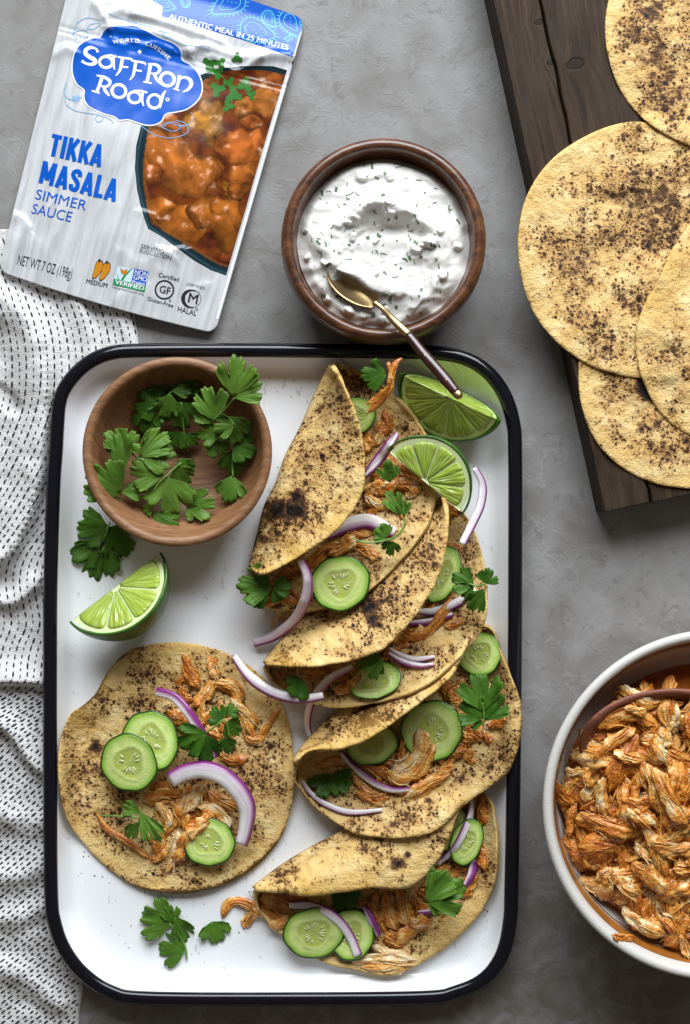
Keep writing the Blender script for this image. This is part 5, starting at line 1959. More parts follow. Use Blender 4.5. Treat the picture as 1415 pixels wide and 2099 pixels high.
sp = thing('dip_spoon', 'small brass spoon with a dark wooden handle resting in the white dip', 'spoon', z2(700, 1130), 120)
ax0, ax1 = z2(385, 872), z2(655, 1082)
d = (ax1 - ax0); L = np.linalg.norm(d); d /= L; nn = np.array([-d[1], d[0]])
nu_, nv_ = 30, 21
s = np.linspace(0, 1, nu_)[:, None]; w = np.linspace(-1, 1, nv_)[None]
half = 32 * np.sqrt(np.maximum(1 - (2 * s - 1)**2, 0)) * (1.06 - 0.22 * s) + 4.6 * sstep(0.9, 1.0, s) + 1.0
xy = ax0 + d * (s * L)[..., None] + nn * (w * half)[..., None]
hz = 140 + 10 * s - 17 * (1 - w**2) * (1 - (2 * s - 1)**2)**0.8 + 0 * w
P = np.concatenate([xy, hz[..., None]], -1)
V, F = shell(P, 2.2)
mesh('spoon_bowl', V, F, M['brass'], sp)
hm_add(P)
neck = spline(np.array([(*z2(640, 1072), 151), (*z2(690, 1110), 158), (*z2(755, 1178), 178), (*z2(842, 1262), 192)]), 26)
wn = np.interp(np.linspace(0, 1, 26), [0, 0.15, 0.5, 1], [5.5, 5.4, 7.5, 9.0])
V, F = tube_mesh(tube(neck, wn, 14, 0.62))
mesh('neck', V, F, M['brass'], sp)
hp = spline(np.array([(*z2(838, 1258), 192), (*z2(930, 1375), 205), (*z2(1030, 1490), 218), (*z2(1120, 1598), 231)]), 34)
wh = np.interp(np.linspace(0, 1, 34), [0, 0.06, 0.45, 0.8, 1], [8.6, 9.8, 12.0, 12.2, 9.6])
V, F = tube_mesh(tube(hp, wh, 18, 0.72))
hnd = mesh('handle', V, F, M['rosewood'], sp)
ep = spline(np.array([(*z2(1118, 1596), 230.8), (*z2(1132, 1613), 232.8), (*z2(1146, 1630), 234.6)]), 8)
V, F = tube_mesh(tube(ep, [9.9, 10.1, 10.0, 9.8, 9.5, 8.8, 7.4, 4.0], 18, 0.75))
mesh('end_cap', V, F, M['brass'], hnd)
for q in ((955, 1378), (1076, 1520)):
    c = z2(*q)
    i = np.argmin(np.hypot(hp[:, 0] - c[0], hp[:, 1] - c[1]))
    top = hp[i, 2] + wh[i] * 0.72
    pth = np.array([[*hp[i, :2], top - 3], [*hp[i, :2], top - 1], [*hp[i, :2], top + 0.3], [*hp[i, :2], top + 0.8]])
    V, F = tube_mesh(tube(pth, [2.8, 2.8, 2.7, 1.6], 12))
    mesh('rivet', V, F, M['brass'], hnd)
# a little dip over the spoon's upper edge
bl = np.array([z2(*p) for p in ((405, 868), (470, 835), (560, 860), (650, 920), (720, 985), (712, 1030), (650, 1034), (590, 1000), (530, 950), (470, 918), (430, 896))])
bo = spline(bl, 70, True); bc = z2(570, 930)
rr2 = np.linspace(0.01, 1, 16)[:, None, None]
bxy = bc + rr2 * (bo[None] - bc)
bz = 150 + 14 * (1 - rr2[..., 0]**2)**0.6 + 4 * fbm(bxy[..., 0] / 14, bxy[..., 1] / 14, 2, 2) - 14 * rr2[..., 0]**6
V, F = disc_shell(np.concatenate([bxy, bz[..., None]], -1), 9)
mesh('dollop', V, F, M['yogurt'], t)

# ------------------------------------------------------------------ cilantro bowl
CB = np.array([363.0, 926.0])
t = thing('herb_bowl', 'reddish brown wooden bowl holding cilantro sprigs on the tray', 'bowl', CB, 8.6)
prof = [(0.5, 8.8), (88, 8.8), (110, 12), (158, 60), (180, 112), (185.5, 134), (184, 140), (176, 141.5), (169, 139.5), (165, 130), (155, 96), (128, 55), (90, 37), (45, 31), (0.5, 30)]
_, P = lathe('bowl', CB, 140, prof, M['light_wood'], t, 144)
hm_add(P, True)
G_C = 'cilantro sprigs in the wooden bowl'


def L4(b, tp, w, lt=0.0, hb=None, ht=None):
    r = [z4(*b), z4(*tp), w, lt]
    if hb is not None:
        r += [hb, ht]
    return r


sprig('dark cilantro cluster at the far inner wall of the wooden bowl', [L4((745, 285), (555, 250), .95, 0, 70, 85), L4((690, 330), (800, 265), .8, 0, 62, 80), L4((880, 300), (1010, 330), .9, 0, 66, 80), L4((800, 330), (900, 262), .9, 0, 70, 92)],
      [(z4((745, 285), (750, 330), (820, 420)), [70, 66, 62])], group=G_C)
sprig('deep green cilantro sprig left of the middle of the bowl', [L4((660, 400), (515, 430), 1.0, 0, 85, 80), L4((735, 345), (690, 505), .8, 0.15, 98, 88), L4((610, 420), (600, 585), .9, 0.05, 84, 66), L4((740, 330), (865, 330), .55, 0.15, 98, 92)],
      [(z4((740, 335), (660, 405), (610, 440)), [98, 88, 84])], group=G_C)
sprig('broad dark cilantro leaf in the middle of the bowl', [L4((790, 390), (800, 560), 1.15, 0.05, 88, 72), L4((810, 560), (730, 650), 0.8, 0, 62, 54), L4((815, 570), (890, 640), .8, 0, 60, 50)], [(z4((795, 395), (810, 560), (835, 670)), [88, 64, 46])], group=G_C)
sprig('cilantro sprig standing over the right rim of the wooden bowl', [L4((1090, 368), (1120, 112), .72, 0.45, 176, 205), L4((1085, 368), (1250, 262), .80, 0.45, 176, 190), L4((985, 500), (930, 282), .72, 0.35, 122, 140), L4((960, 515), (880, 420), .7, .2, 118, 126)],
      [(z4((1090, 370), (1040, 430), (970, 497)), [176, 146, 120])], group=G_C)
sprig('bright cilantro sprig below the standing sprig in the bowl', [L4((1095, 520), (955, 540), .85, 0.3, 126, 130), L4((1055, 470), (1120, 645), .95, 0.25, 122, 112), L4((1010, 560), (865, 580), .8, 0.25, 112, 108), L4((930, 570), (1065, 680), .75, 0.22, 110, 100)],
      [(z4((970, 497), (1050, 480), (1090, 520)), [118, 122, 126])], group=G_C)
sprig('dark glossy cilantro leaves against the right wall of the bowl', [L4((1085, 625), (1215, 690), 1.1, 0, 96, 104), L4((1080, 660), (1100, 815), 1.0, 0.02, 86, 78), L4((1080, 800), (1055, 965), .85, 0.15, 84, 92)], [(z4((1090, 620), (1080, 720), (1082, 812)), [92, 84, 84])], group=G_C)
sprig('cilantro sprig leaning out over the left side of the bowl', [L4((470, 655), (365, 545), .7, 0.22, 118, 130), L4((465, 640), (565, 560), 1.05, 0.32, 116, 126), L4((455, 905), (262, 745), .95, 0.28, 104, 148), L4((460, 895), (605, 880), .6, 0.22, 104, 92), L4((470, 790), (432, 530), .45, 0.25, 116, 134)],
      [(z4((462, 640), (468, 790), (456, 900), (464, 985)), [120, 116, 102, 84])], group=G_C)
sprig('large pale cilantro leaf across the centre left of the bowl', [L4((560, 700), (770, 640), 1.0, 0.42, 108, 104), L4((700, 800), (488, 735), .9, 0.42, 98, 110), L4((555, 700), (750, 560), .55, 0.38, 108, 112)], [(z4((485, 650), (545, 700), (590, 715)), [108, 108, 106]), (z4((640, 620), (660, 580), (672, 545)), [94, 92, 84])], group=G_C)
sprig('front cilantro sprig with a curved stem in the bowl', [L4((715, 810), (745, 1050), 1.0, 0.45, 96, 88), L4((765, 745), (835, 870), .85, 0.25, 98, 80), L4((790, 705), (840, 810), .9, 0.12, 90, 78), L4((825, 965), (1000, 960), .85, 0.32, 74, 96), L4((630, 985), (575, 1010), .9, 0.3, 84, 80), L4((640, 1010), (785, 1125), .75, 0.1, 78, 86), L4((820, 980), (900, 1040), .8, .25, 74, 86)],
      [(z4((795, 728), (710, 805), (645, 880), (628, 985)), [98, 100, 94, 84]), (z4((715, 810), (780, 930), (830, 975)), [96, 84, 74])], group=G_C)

# ------------------------------------------------------------------ things lying on the tray floor
sprig('three-leaf cilantro sprig on the tray left of the wooden bowl', [L4((385, 1085), (190, 1115), 1.0, 0.05, 26, 22), L4((385, 1090), (520, 1255), 1.0, 0.0, 26, 20), L4((345, 1170), (265, 1400), 1.0, 0.12, 22, 16), L4((345, 1180), (190, 1290), .7, 0.12, 22, 20), L4((350, 1180), (395, 1375), .6, .12, 22, 16)], [(z4((395, 1060), (375, 1130), (330, 1230)), [30, 25, 24])], group='loose cilantro on the tray')
lime('lime wedge on the white tray floor below the wooden bowl', (236, 1203), -37.5, 112, 0.60, 1.32, 82, nseg=4, flip=1, seed=1, segr=(0.10, 0.89), memb=0.011)
lime('bright lime wedge in the tray corner under the spoon handle', (924, 815), 25, 108, -0.60, 1.15, 114, nseg=5, flip=1, seed=2, second=True, axtilt=0.0, segr=(0.05, 0.90), memb=0.007, puff=1.6, pithmat='pith_g')
zl = crop(220, 1820, 4.717)
sprig('cilantro sprig on the tray just below the flat tortilla', [[zl(625, 355), zl(290, 230), 1.0, 0.22, 16, 26], [zl(640, 350), zl(590, 150), .75, 0.10, 16, 28], [zl(755, 600), zl(465, 580), 1.0, 0.15, 14, 18], [zl(650, 270), zl(800, 545), .55, 0.10, 20, 16]], [(zl((600, 340), (690, 450), (755, 570), (768, 690)), [16, 15, 14, 13])], group='loose cilantro on the tray')
sprig('small single cilantro leaf on the tray beside the stray chicken strand', [[zl(1010, 325), zl(1090, 560), 1.1, 0.10, 14, 18]], group='loose cilantro on the tray', name='cilantro_leaf')

# ------------------------------------------------------------------ flat open taco
outl = z6((500, 120), (600, 98), (740, 97), (870, 120), (1000, 165), (1105, 235), (1200, 325), (1268, 440), (1304, 560), (1318, 700), (1320, 830), (1306, 960), (1268, 1090), (1205, 1190), (1112, 1282), (1000, 1350), (880, 1396), (760, 1416), (640, 1416), (520, 1396), (420, 1345), (310, 1262), (203, 1150), (126, 1040), (91, 920), (77, 780), (83, 640), (108, 545), (142, 470), (214, 420), (280, 355), (322, 274), (384, 192), (448, 142))
base_m = soft_map(3, 10)


def tost_h(x, y):
    h = np.maximum(hm_at(np.stack([x, y], -1), base_m) + 6, 17)
    p = z6(215, 400)
    h = h + 26 * np.exp(-((x - p[0])**2 + (y - p[1])**2) / 46**2)
    p = z6(700, 110); h = h + 8 * np.exp(-((x - p[0])**2 + (y - p[1])**2) / 80**2)
    p = z6(1290, 800); h = h + 16 * np.exp(-((x - p[0])**2 + (y - p[1])**2) / 110**2)
    p = z6(800, 1400); h = h + 10 * np.exp(-((x - p[0])**2 + (y - p[1])**2) / 110**2)
    return h


zz = lambda x, y, r, s: (*z6(x, y), r / 2.573, s)
tortilla_disc('open tortilla lying flat on the tray under cucumber and chicken', outl, tost_h, M['tort'], 'open taco', seed=5,
              char=[zz(270, 650, 70, .9), zz(165, 790, 40, .8), zz(1180, 830, 150, .42), zz(1200, 620, 120, .3), zz(480, 300, 200, .12), zz(380, 880, 130, .22), zz(700, 1390, 120, .35), zz(250, 1050, 100, -.1), zz(1050, 420, 100, .3), zz(620, 420, 60, .3)],
              gold=[zz(190, 500, 70, .7), zz(700, 130, 120, .45), zz(1150, 290, 80, .4), zz(340, 300, 50, .4)],
              edge_char=[zz(290, 370, 170, 2.2), zz(430, 160, 70, 1.5), zz(1120, 1280, 330, 2.2), zz(640, 1410, 220, 2.0), zz(85, 900, 140, 1.0)], wave=2.6)
c6 = lambda *a: z6(*a)
pl = pile('shredded chicken piled in two heaps on the open flat tortilla', z6(750, 700))
top_heap = z6((720, 300), (900, 270), (1050, 390), (1120, 580), (1000, 640), (830, 560), (680, 520), (640, 430))
low_heap = z6((560, 900), (760, 840), (1000, 900), (960, 1020), (780, 1120), (720, 1260), (600, 1220), (520, 1100))
fill_shreds(pl, top_heap, 12, (10, 20), (30, 60))
for pts, w, pale in [([(725, 160), (765, 245), (822, 335)], 66, .2), ([(868, 165), (888, 230), (915, 295)], 74, .55), ([(935, 290), (870, 350), (790, 430)], 62, .55), ([(900, 310), (990, 335), (1045, 405)], 78, .45), ([(985, 390), (1050, 480), (1115, 595)], 84, .7),
                     ([(1245, 440), (1195, 510), (1135, 600)], 40, .3), ([(1060, 590), (1110, 610), (1165, 596)], 52, .4), ([(832, 380), (828, 470), (850, 525)], 44, .5), ([(718, 325), (738, 380), (790, 400)], 44, .2), ([(645, 455), (715, 505), (770, 490)], 54, .12), ([(700, 535), (760, 555), (800, 540)], 40, .3), ([(780, 420), (725, 480), (690, 520)], 40, .4), ([(920, 690), (1005, 722), (1085, 700)], 44, .2)]:
    add_shred(pl, z6(*pts), w / 2.573, pale)
fill_shreds(pl, low_heap, 16, (9, 20), (30, 70))
for pts, w, pale in [([(525, 935), (620, 900), (730, 905)], 62, .45), ([(700, 950), (742, 1040), (765, 1120)], 66, .5), ([(860, 875), (940, 930), (1028, 962)], 62, .5), ([(800, 960), (905, 965), (975, 1075)], 50, .75), ([(905, 1000), (810, 1060), (735, 1110)], 72, .35),
                     ([(275, 995), (340, 1085), (430, 1145), (560, 1235)], 40, .15), ([(640, 1050), (618, 1130), (600, 1240)], 60, .35), ([(705, 1090), (695, 1200), (650, 1312)], 58, .8), ([(745, 1120), (730, 1190), (690, 1260)], 52, .3), ([(560, 1245), (600, 1230), (650, 1180)], 44, .3), ([(590, 940), (650, 1010), (660, 1080)], 50, .6), ([(555, 870), (600, 850), (660, 860)], 36, .1), ([(835, 835), (775, 930), (735, 1010)], 58, .75)]:
    add_shred(pl, z6(*pts), w / 2.573, pale)
CG = 'cucumber slices on the open taco'
cucumber('cucumber slice tucked under the chicken at the foot of the open taco', z6(872, 1150), 53, 50, 10, seed=3, hfix=38, grad=(0.05, 0.0))
add_shred(pl, z6((800, 960), (905, 970), (980, 1080)), 22, .75); add_shred(pl, z6((905, 1000), (820, 1060), (745, 1110)), 28, .4); add_shred(pl, z6((760, 1080), (735, 1170), (700, 1250)), 22, .4)
cucumber('rear cucumber slice of the overlapping pair on the open taco', z6(564, 614), 57.5, 64, -12, seed=2, hfix=52, grad=(0.10, 0.06))
cucumber('front cucumber slice of the overlapping pair on the open taco', z6(449, 730), 57, 61.5, -20, seed=1, hfix=60, grad=(0.16, -0.10))
onion('thin purple onion strip above the cucumber pair on the open taco', z6((590, 350), (690, 385), (765, 470), (830, 570), (885, 660), (905, 705)), 21, side=-1, hpts=[60, 70, 82, 84, 78, 72], pw=.75, taper=(.7, .3), curl=.35, thick=5)
onion('thick white crescent of red onion in the middle of the open taco', z6((665, 822), (740, 782), (840, 765), (945, 800), (1030, 880), (1072, 970), (1066, 1070), (1042, 1165)), 38, side=-1, hpts=[62, 70, 76, 78, 74, 66, 56, 46], pw=.30, taper=(.75, .45), curl=.5, thick=9, pale=(.86, .82, .86))
add_shred(pl, z6((830, 835), (790, 920), (740, 1000)), 23, .75)
sprig('dark cilantro sprig between the onions on the open taco', [[z6(860, 570), z6(690, 640), .8, 0, 92, 84], [z6(850, 580), z6(850, 745), .95, 0, 92, 80], [z6(950, 505), z6(870, 440), 1.1, 0, 98, 90], [z6(955, 470), z6(1035, 440), .75, 0, 96, 92], [z6(955, 520), z6(1045, 580), 1.0, 0.05, 96, 82], [z6(945, 600), z6(985, 690), 1.0, 0, 88, 76]], [(z6((850, 575), (910, 535), (955, 505), (980, 600)), [92, 98, 98, 88])], group='cilantro on the open taco')
sprig('light feathery cilantro sprig on the lower chicken of the open taco', [[z6(510, 1000), z6(400, 945), .5, 0.35, 66, 60], [z6(505, 985), z6(615, 1165), .45, 0.4, 66, 76], [z6(505, 1040), z6(430, 1130), .5, .2, 62, 50]], [(z6((310, 1008), (400, 1012), (495, 1020)), [44, 56, 64]), (z6((505, 965), (508, 1010), (500, 1050)), [68, 66, 62])], group='cilantro on the open taco')

# ------------------------------------------------------------------ folded tacos, bottom one first
GCU = None
# --- fourth taco
top4 = taco('lowest folded taco with a plain pointed flap at the bottom of the tray',
            z7((172, 1246), (300, 1150), (430, 1070), (560, 1000), (700, 900), (850, 820), (1080, 800)), z7((174, 1250), (300, 1256), (410, 1272), (560, 1256), (700, 1240), (820, 1243), (885, 1222), (945, 1165), (1000, 1080), (1040, 980), (1085, 830)),
            z7((178, 1256), (205, 1350), (280, 1440), (400, 1530), (500, 1578), (620, 1603), (760, 1626), (855, 1600), (960, 1545), (1072, 1460), (1170, 1350), (1226, 1230), (1242, 1100), (1236, 960), (1205, 850), (1110, 800)),
            10, 20, 18, 96, M['tort'], seed=6, char_top=[(*z7(800, 1140), 18, 1.2), (*z7(660, 1075), 14, .9), (*z7(300, 1190), 24, .6), (*z7(850, 1100), 10, 1.1), (*z7(500, 1200), 150, -.18)], char_bot=[(*z7(1120, 1380), 60, -.3)], gold_top=[(*z7(420, 1265), 40, .7), (*z7(620, 1258), 50, .6), (*z7(1100, 1430), 50, .55)])
p4 = pile('shredded chicken spilling from the lowest taco past its left tip', z7(700, 1350))
poly4 = z7((350, 1300), (560, 1290), (720, 1270), (860, 1270), (960, 1220), (1080, 1100), (1140, 1180), (1040, 1300), (900, 1420), (800, 1480), (640, 1490), (480, 1480))
fill_shreds(p4, poly4, 26, (10, 22), (30, 75), cap=62)
for pts, w, pale in [([(38, 1378), (68, 1312), (130, 1308), (225, 1352), (305, 1380)], 46, .3), ([(132, 1422), (155, 1372), (205, 1335)], 46, .35), ([(190, 1285), (270, 1315), (340, 1345)], 62, .5), ([(235, 1398), (290, 1402), (340, 1380)], 50, .4), ([(250, 1290), (330, 1285), (420, 1300)], 50, .15),
                     ([(600, 1560), (720, 1562), (870, 1585)], 60, .85), ([(690, 1500), (770, 1535), (890, 1560)], 42, .75), ([(640, 1590), (740, 1605), (840, 1600)], 44, .6), ([(1180, 838), (1168, 900), (1192, 965)], 60, .1), ([(910, 1235), (985, 1190), (1045, 1145)], 52, .45), ([(1090, 1290), (1120, 1230), (1140, 1180)], 60, .25), ([(1140, 1040), (1180, 1100), (1190, 1170)], 50, .3)]:
    add_shred(p4, z7(*pts), w / 2.144, pale)
cucumber('pale cucumber slice half hidden under an onion at the right end of the lowest taco', z7(1036, 985), 38, 46, 20, seed=11, lift=2)
cucumber('cucumber slice below the onion at the right end of the lowest taco', z7(1108, 1042), 33, 50, 22, seed=10, lift=3)
cucumber('cucumber slice behind the front one in the lowest taco', z7(600, 1450), 48, 53, 10, seed=9, lift=2)
cucumber('front cucumber slice at the bottom edge of the tray tacos', z7(437, 1442), 63, 53, -6, seed=8, lift=5, grad=(-0.02, -0.12))
for pts, w, pale in [([(718, 1258), (706, 1350), (760, 1440)], 30, .35), ([(760, 1258), (768, 1360), (792, 1430)], 56, .45), ([(800, 1250), (832, 1340), (862, 1410)], 74, .5), ([(878, 1268), (885, 1310), (900, 1350)], 40, .3), ([(750, 1440), (795, 1480), (830, 1505)], 56, .3), ([(945, 1378), (880, 1420), (795, 1495)], 62, .3), ([(850, 1365), (880, 1400), (940, 1385)], 50, .45), ([(700, 1300), (690, 1350), (720, 1400)], 46, .15)]:
    add_shred(p4, z7(*pts), w / 2.144, pale, cap=110)
onion('onion arc lying over the front cucumber of the lowest taco', z7((328, 1318), (430, 1322), (530, 1375), (592, 1450), (632, 1542)), 20, side=-1, pw=.28, taper=(.5, .8), lift=1.5, thick=5)
onion('long lilac onion arc at the right end of the lowest taco', z7((1128, 850), (1118, 940), (1062, 1060), (980, 1140)), 16, side=1, pw=.35, lift=3, taper=(.6, .4), thick=5)
onion('short purple onion bit beside the cilantro leaf, right end of lowest taco', z7((1102, 1235), (1130, 1185), (1140, 1122)), 18, side=1, pw=.9, lift=1)
onion('purple onion tip peeking out below the cilantro leaf of the lowest taco', z7((890, 1352), (930, 1352), (985, 1340)), 13, side=1, pw=.95, lift=1)
onion('dark purple onion piece behind the cucumbers of the lowest taco', z7((660, 1325), (690, 1385), (722, 1455)), 17, side=-1, pw=.95, lift=1)
sprig('dim cilantro leaf tucked under the flap of the lowest taco', [[z7(560, 1265), z7(620, 1345), 1.25, 0.0], [z7(600, 1280), z7(505, 1285), .7, 0.0]], group='cilantro on the folded tacos', name='cilantro_leaf', lift=5, cap=80)
hm_add(top4)
sprig('bright cilantro leaf at the right end of the lowest taco', [[z7(935, 1310), z7(1110, 1215), .95, 0.25, 104, 112], [z7(930, 1310), z7(1040, 1165), .6, 0.25, 104, 114], [z7(935, 1315), z7(1020, 1350), .6, 0.2, 104, 98]], group='cilantro on the folded tacos', name='cilantro_leaf')

# --- third taco
top3 = taco('wide folded taco full of cucumber resting on the tray rim',
            z7((352, 695), (380, 640), (440, 570), (540, 475), (640, 410), (800, 330), (960, 230), (1140, 110)), z7((354, 698), (400, 652), (455, 636), (550, 630), (650, 600), (740, 550), (820, 490), (900, 430), (980, 368), (1040, 310), (1075, 240), (1120, 140)),
            z7((354, 702), (366, 790), (430, 880), (520, 950), (600, 996), (720, 1019), (850, 1022), (960, 998), (1050, 930), (1122, 860), (1250, 770), (1310, 700), (1345, 580), (1350, 450), (1312, 330), (1262, 220), (1222, 115), (1165, 85)),
            12, 24, 84, 158, M['tort'], seed=7, char_top=[(*z7(700, 490), 40, .6), (*z7(650, 520), 30, .4), (*z7(500, 560), 60, .15)], char_bot=[(*z7(1090, 755), 14, .9), (*z7(1270, 560), 60, .35), (*z7(840, 970), 50, .4), (*z7(650, 910), 50, .2), (*z7(1310, 420), 40, .4), (*z7(1000, 880), 60, .15)], gold_top=[(*z7(700, 580), 40, .6), (*z7(450, 640), 30, .6)], edge_char=[(*z7(1300, 720), 60, 1.0), (*z7(430, 880), 30, .8), (*z7(1340, 500), 60, .6)])
p3 = pile('shredded chicken filling the wide taco by the tray rim', z7(900, 700))
poly3 = z7((450, 690), (640, 660), (800, 590), (960, 480), (1060, 360), (1180, 480), (1130, 600), (1000, 760), (850, 840), (700, 860), (560, 800))
fill_shreds(p3, poly3, 30, (10, 22), (30, 70), cap=lambda x, y: float(hm_at(np.array([x, y]))) + 14)
for pts, w, pale in [([(995, 350), (1030, 385), (1065, 415)], 60, .15), ([(1095, 325), (1070, 370), (1020, 400)], 44, .3), ([(440, 712), (520, 690), (590, 692)], 40, .4), ([(595, 730), (655, 800), (715, 862)], 40, .35), ([(620, 822), (700, 852), (770, 850)], 42, .25), ([(640, 700), (740, 735), (800, 770)], 50, .2), ([(1060, 570), (1100, 590), (1140, 606)], 50, .25), ([(1095, 635), (1120, 665), (1145, 700)], 42, .3), ([(1015, 640), (1060, 650), (1110, 640)], 50, .3), ([(1125, 540), (1150, 570), (1175, 605)], 40, .15), ([(1200, 535), (1245, 520), (1295, 512)], 44, .15), ([(1180, 560), (1200, 590), (1215, 610)], 40, .2), ([(1050, 700), (1010, 740), (940, 775)], 48, .35), ([(1000, 770), (920, 810), (820, 850)], 48, .5), ([(660, 850), (720, 880), (730, 830)], 20, .5)]:
    add_shred(p3, z7(*pts), w / 2.144, pale)
cucumber('shaded cucumber slice tucked under the flap of the wide taco', z7(692, 612), 55, 42, -16, seed=7, lift=6, pct=60)
cucumber('cucumber slice at the top right end of the wide taco', z7(1163, 216), 46, 46, 0, seed=5, lift=6, pct=60)
cucumber('largest cucumber slice, in the middle of the wide taco', z7(955, 553), 63, 65, 10, seed=6, lift=8, grad=(0.12, 0.10), pct=75)
for pts, w, pale in [([(905, 545), (898, 640), (850, 720), (770, 770)], 92, .8), ([(965, 610), (905, 720), (835, 775)], 50, .45), ([(838, 580), (830, 640), (810, 700)], 46, .35), ([(760, 730), (800, 775), (860, 775)], 50, .6), ([(1030, 738), (920, 800), (830, 850)], 52, .5)]:
    add_shred(p3, z7(*pts), w / 2.144, pale)
onion('curved purple onion strip under the flap of the wide taco', z7((555, 648), (620, 720), (700, 782), (780, 812), (858, 812)), 15, side=-1, pw=.5, lift=4, thick=5)
onion('pale onion strip along the lower edge of the wide taco', z7((385, 772), (425, 830), (500, 882), (600, 912), (738, 902)), 14, side=1, pw=.3, lift=2, thick=5)
sprig('dark cilantro leaves at the left mouth of the wide taco', [[z7(500, 740), z7(470, 860), 1.0, 0], [z7(520, 740), z7(600, 820), 1.0, 0], [z7(520, 745), z7(540, 845), .9, 0]], group='cilantro on the folded tacos', lift=7)
hm_add(top3)
sprig('three-lobed cilantro sprig at the right end of the wide taco', [[z7(1185, 470), z7(1150, 275), .8, 0.05, 150, 158], [z7(1180, 500), z7(1070, 420), .95, 0, 148, 150], [z7(1190, 510), z7(1270, 380), .75, 0, 148, 152], [z7(1180, 520), z7(1110, 510), .8, 0, 146, 142]], [(z7((1180, 530), (1184, 480), (1180, 430)), [144, 150, 152])], group='cilantro on the folded tacos')

# --- second taco
z75 = np.vstack
top2 = taco('well-charred folded taco in the middle of the stack',
            np.vstack([z7((220, 258), (270, 195), (345, 110)), z5((400, 1225), (560, 1060), (740, 880), (985, 692))]),
            np.vstack([z7((222, 262), (330, 271), (450, 269), (580, 250), (680, 220), (760, 180)), z5((860, 1250), (940, 1130), (990, 1000), (1010, 880), (1008, 760), (990, 695))]),
            np.vstack([z7((224, 266), (245, 310), (290, 360), (400, 422), (480, 446), (580, 452), (700, 430), (850, 390), (960, 330), (1060, 242), (1140, 170), (1180, 92)), z5((1195, 1180), (1178, 1000), (1142, 880), (1092, 790), (1000, 697))]),
            14, 24, 108, 176, M['tort'], seed=8, char_top=[(*z5(720, 1150), 60, .42), (*z5(660, 1200), 26, .8), (*z5(400, 1340), 70, .25), (*z5(900, 1000), 60, .25), (*z5(680, 1290), 24, .6)], char_bot=[(*z5(1110, 940), 30, .6), (*z5(960, 1390), 20, .5), (*z7(320, 300), 30, .6)], gold_top=[(*z7(300, 262), 40, .4)], edge_char=[(*z7(280, 262), 40, .9)])
p2_ = pile('shredded chicken showing along the mouth of the charred middle taco', z5(960, 1200))
poly2 = np.vstack([z7((300, 290), (420, 280), (600, 270), (720, 220)), z5((860, 1300), (960, 1130), (1010, 1000), (1060, 1000), (1060, 1150), (960, 1300), (850, 1370)), z7((640, 330), (480, 350), (380, 340))])
fill_shreds(p2_, poly2, 24, (9, 18), (28, 60), cap=lambda x, y: float(hm_at(np.array([x, y]))) + 10)
cucumber('cucumber slice showing at the mouth of the charred middle taco', z5(985, 1055), 36, 62, 18, seed=4, lift=4, pct=60)
cucumber('cucumber slice at the lower mouth of the charred middle taco', z7(705, 332), 57, 37, -14, seed=14, lift=5, pct=60)
onion('onion strip crossing under the chicken in the charred middle taco', z5((868, 1225), (960, 1222), (1060, 1182), (1142, 1128)), 19, side=1, pw=.35, lift=3, thick=5)
onion('purple onion slivers beneath that strip in the charred middle taco', z5((838, 1278), (930, 1272), (1035, 1238)), 16, side=1, pw=.8, lift=2, thick=5)
onion('upper onion sliver of the stacked pair in the charred middle taco', z7((768, 192), (825, 225), (890, 240), (968, 228)), 13, side=1, pw=.35, lift=4, thick=5)
onion('lower onion sliver of the stacked pair in the charred middle taco', z7((762, 212), (825, 250), (900, 268), (962, 262)), 14, side=1, pw=.6, lift=3, thick=5)
for pts, w, pale in [([(1012, 725), (1035, 755), (1060, 790)], 64, .1), ([(1015, 915), (1040, 935), (1065, 940)], 36, .1), ([(1032, 1165), (990, 1245), (925, 1320), (830, 1350)], 52, .35), ([(1000, 1295), (1040, 1285), (1090, 1262)], 44, .5), ([(815, 1312), (860, 1325), (910, 1300)], 40, .4), ([(850, 1345), (790, 1345), (760, 1370)], 36, .3)]:
    add_shred(p2_, z5(*pts), w / 2.211, pale)
for pts, w, pale in [([(600, 290), (642, 318), (560, 372)], 50, .4), ([(380, 290), (440, 285), (520, 292)], 44, .2), ([(520, 370), (570, 370), (620, 330)], 44, .45)]:
    add_shred(p2_, z7(*pts), w / 2.144, pale)
onion('lilac onion strip curling out of the charred middle taco to the tray floor', z7((605, 272), (520, 315), (450, 385), (412, 470), (412, 550), (442, 598)), 17, side=-1, hpts=[128, 118, 96, 60, 30, 20], pw=.35, taper=(.6, .4), thick=5)
onion('long pale onion bridging the open taco and the charred middle taco', z7((85, 225), (150, 312), (250, 382), (370, 413), (478, 400)), 22, side=1, hpts=[44, 62, 84, 104, 116], pw=.32, taper=(.35, .6), thick=6, pale=(.83, .78, .82))
sprig('cilantro leaf beside the lower cucumber of the charred middle taco', [[z7(740, 235), z7(625, 280), .95, 0.12, 150, 142], [z7(735, 240), z7(690, 310), .7, .12, 150, 140]], group='cilantro on the folded tacos', name='cilantro_leaf')
sprig('small dark cilantro leaf at the lower left mouth of the charred middle taco', [[z7(395, 340), z7(318, 400), 1.15, 0.0, 120, 118]], group='cilantro on the folded tacos', name='cilantro_leaf')
hm_add(top2)

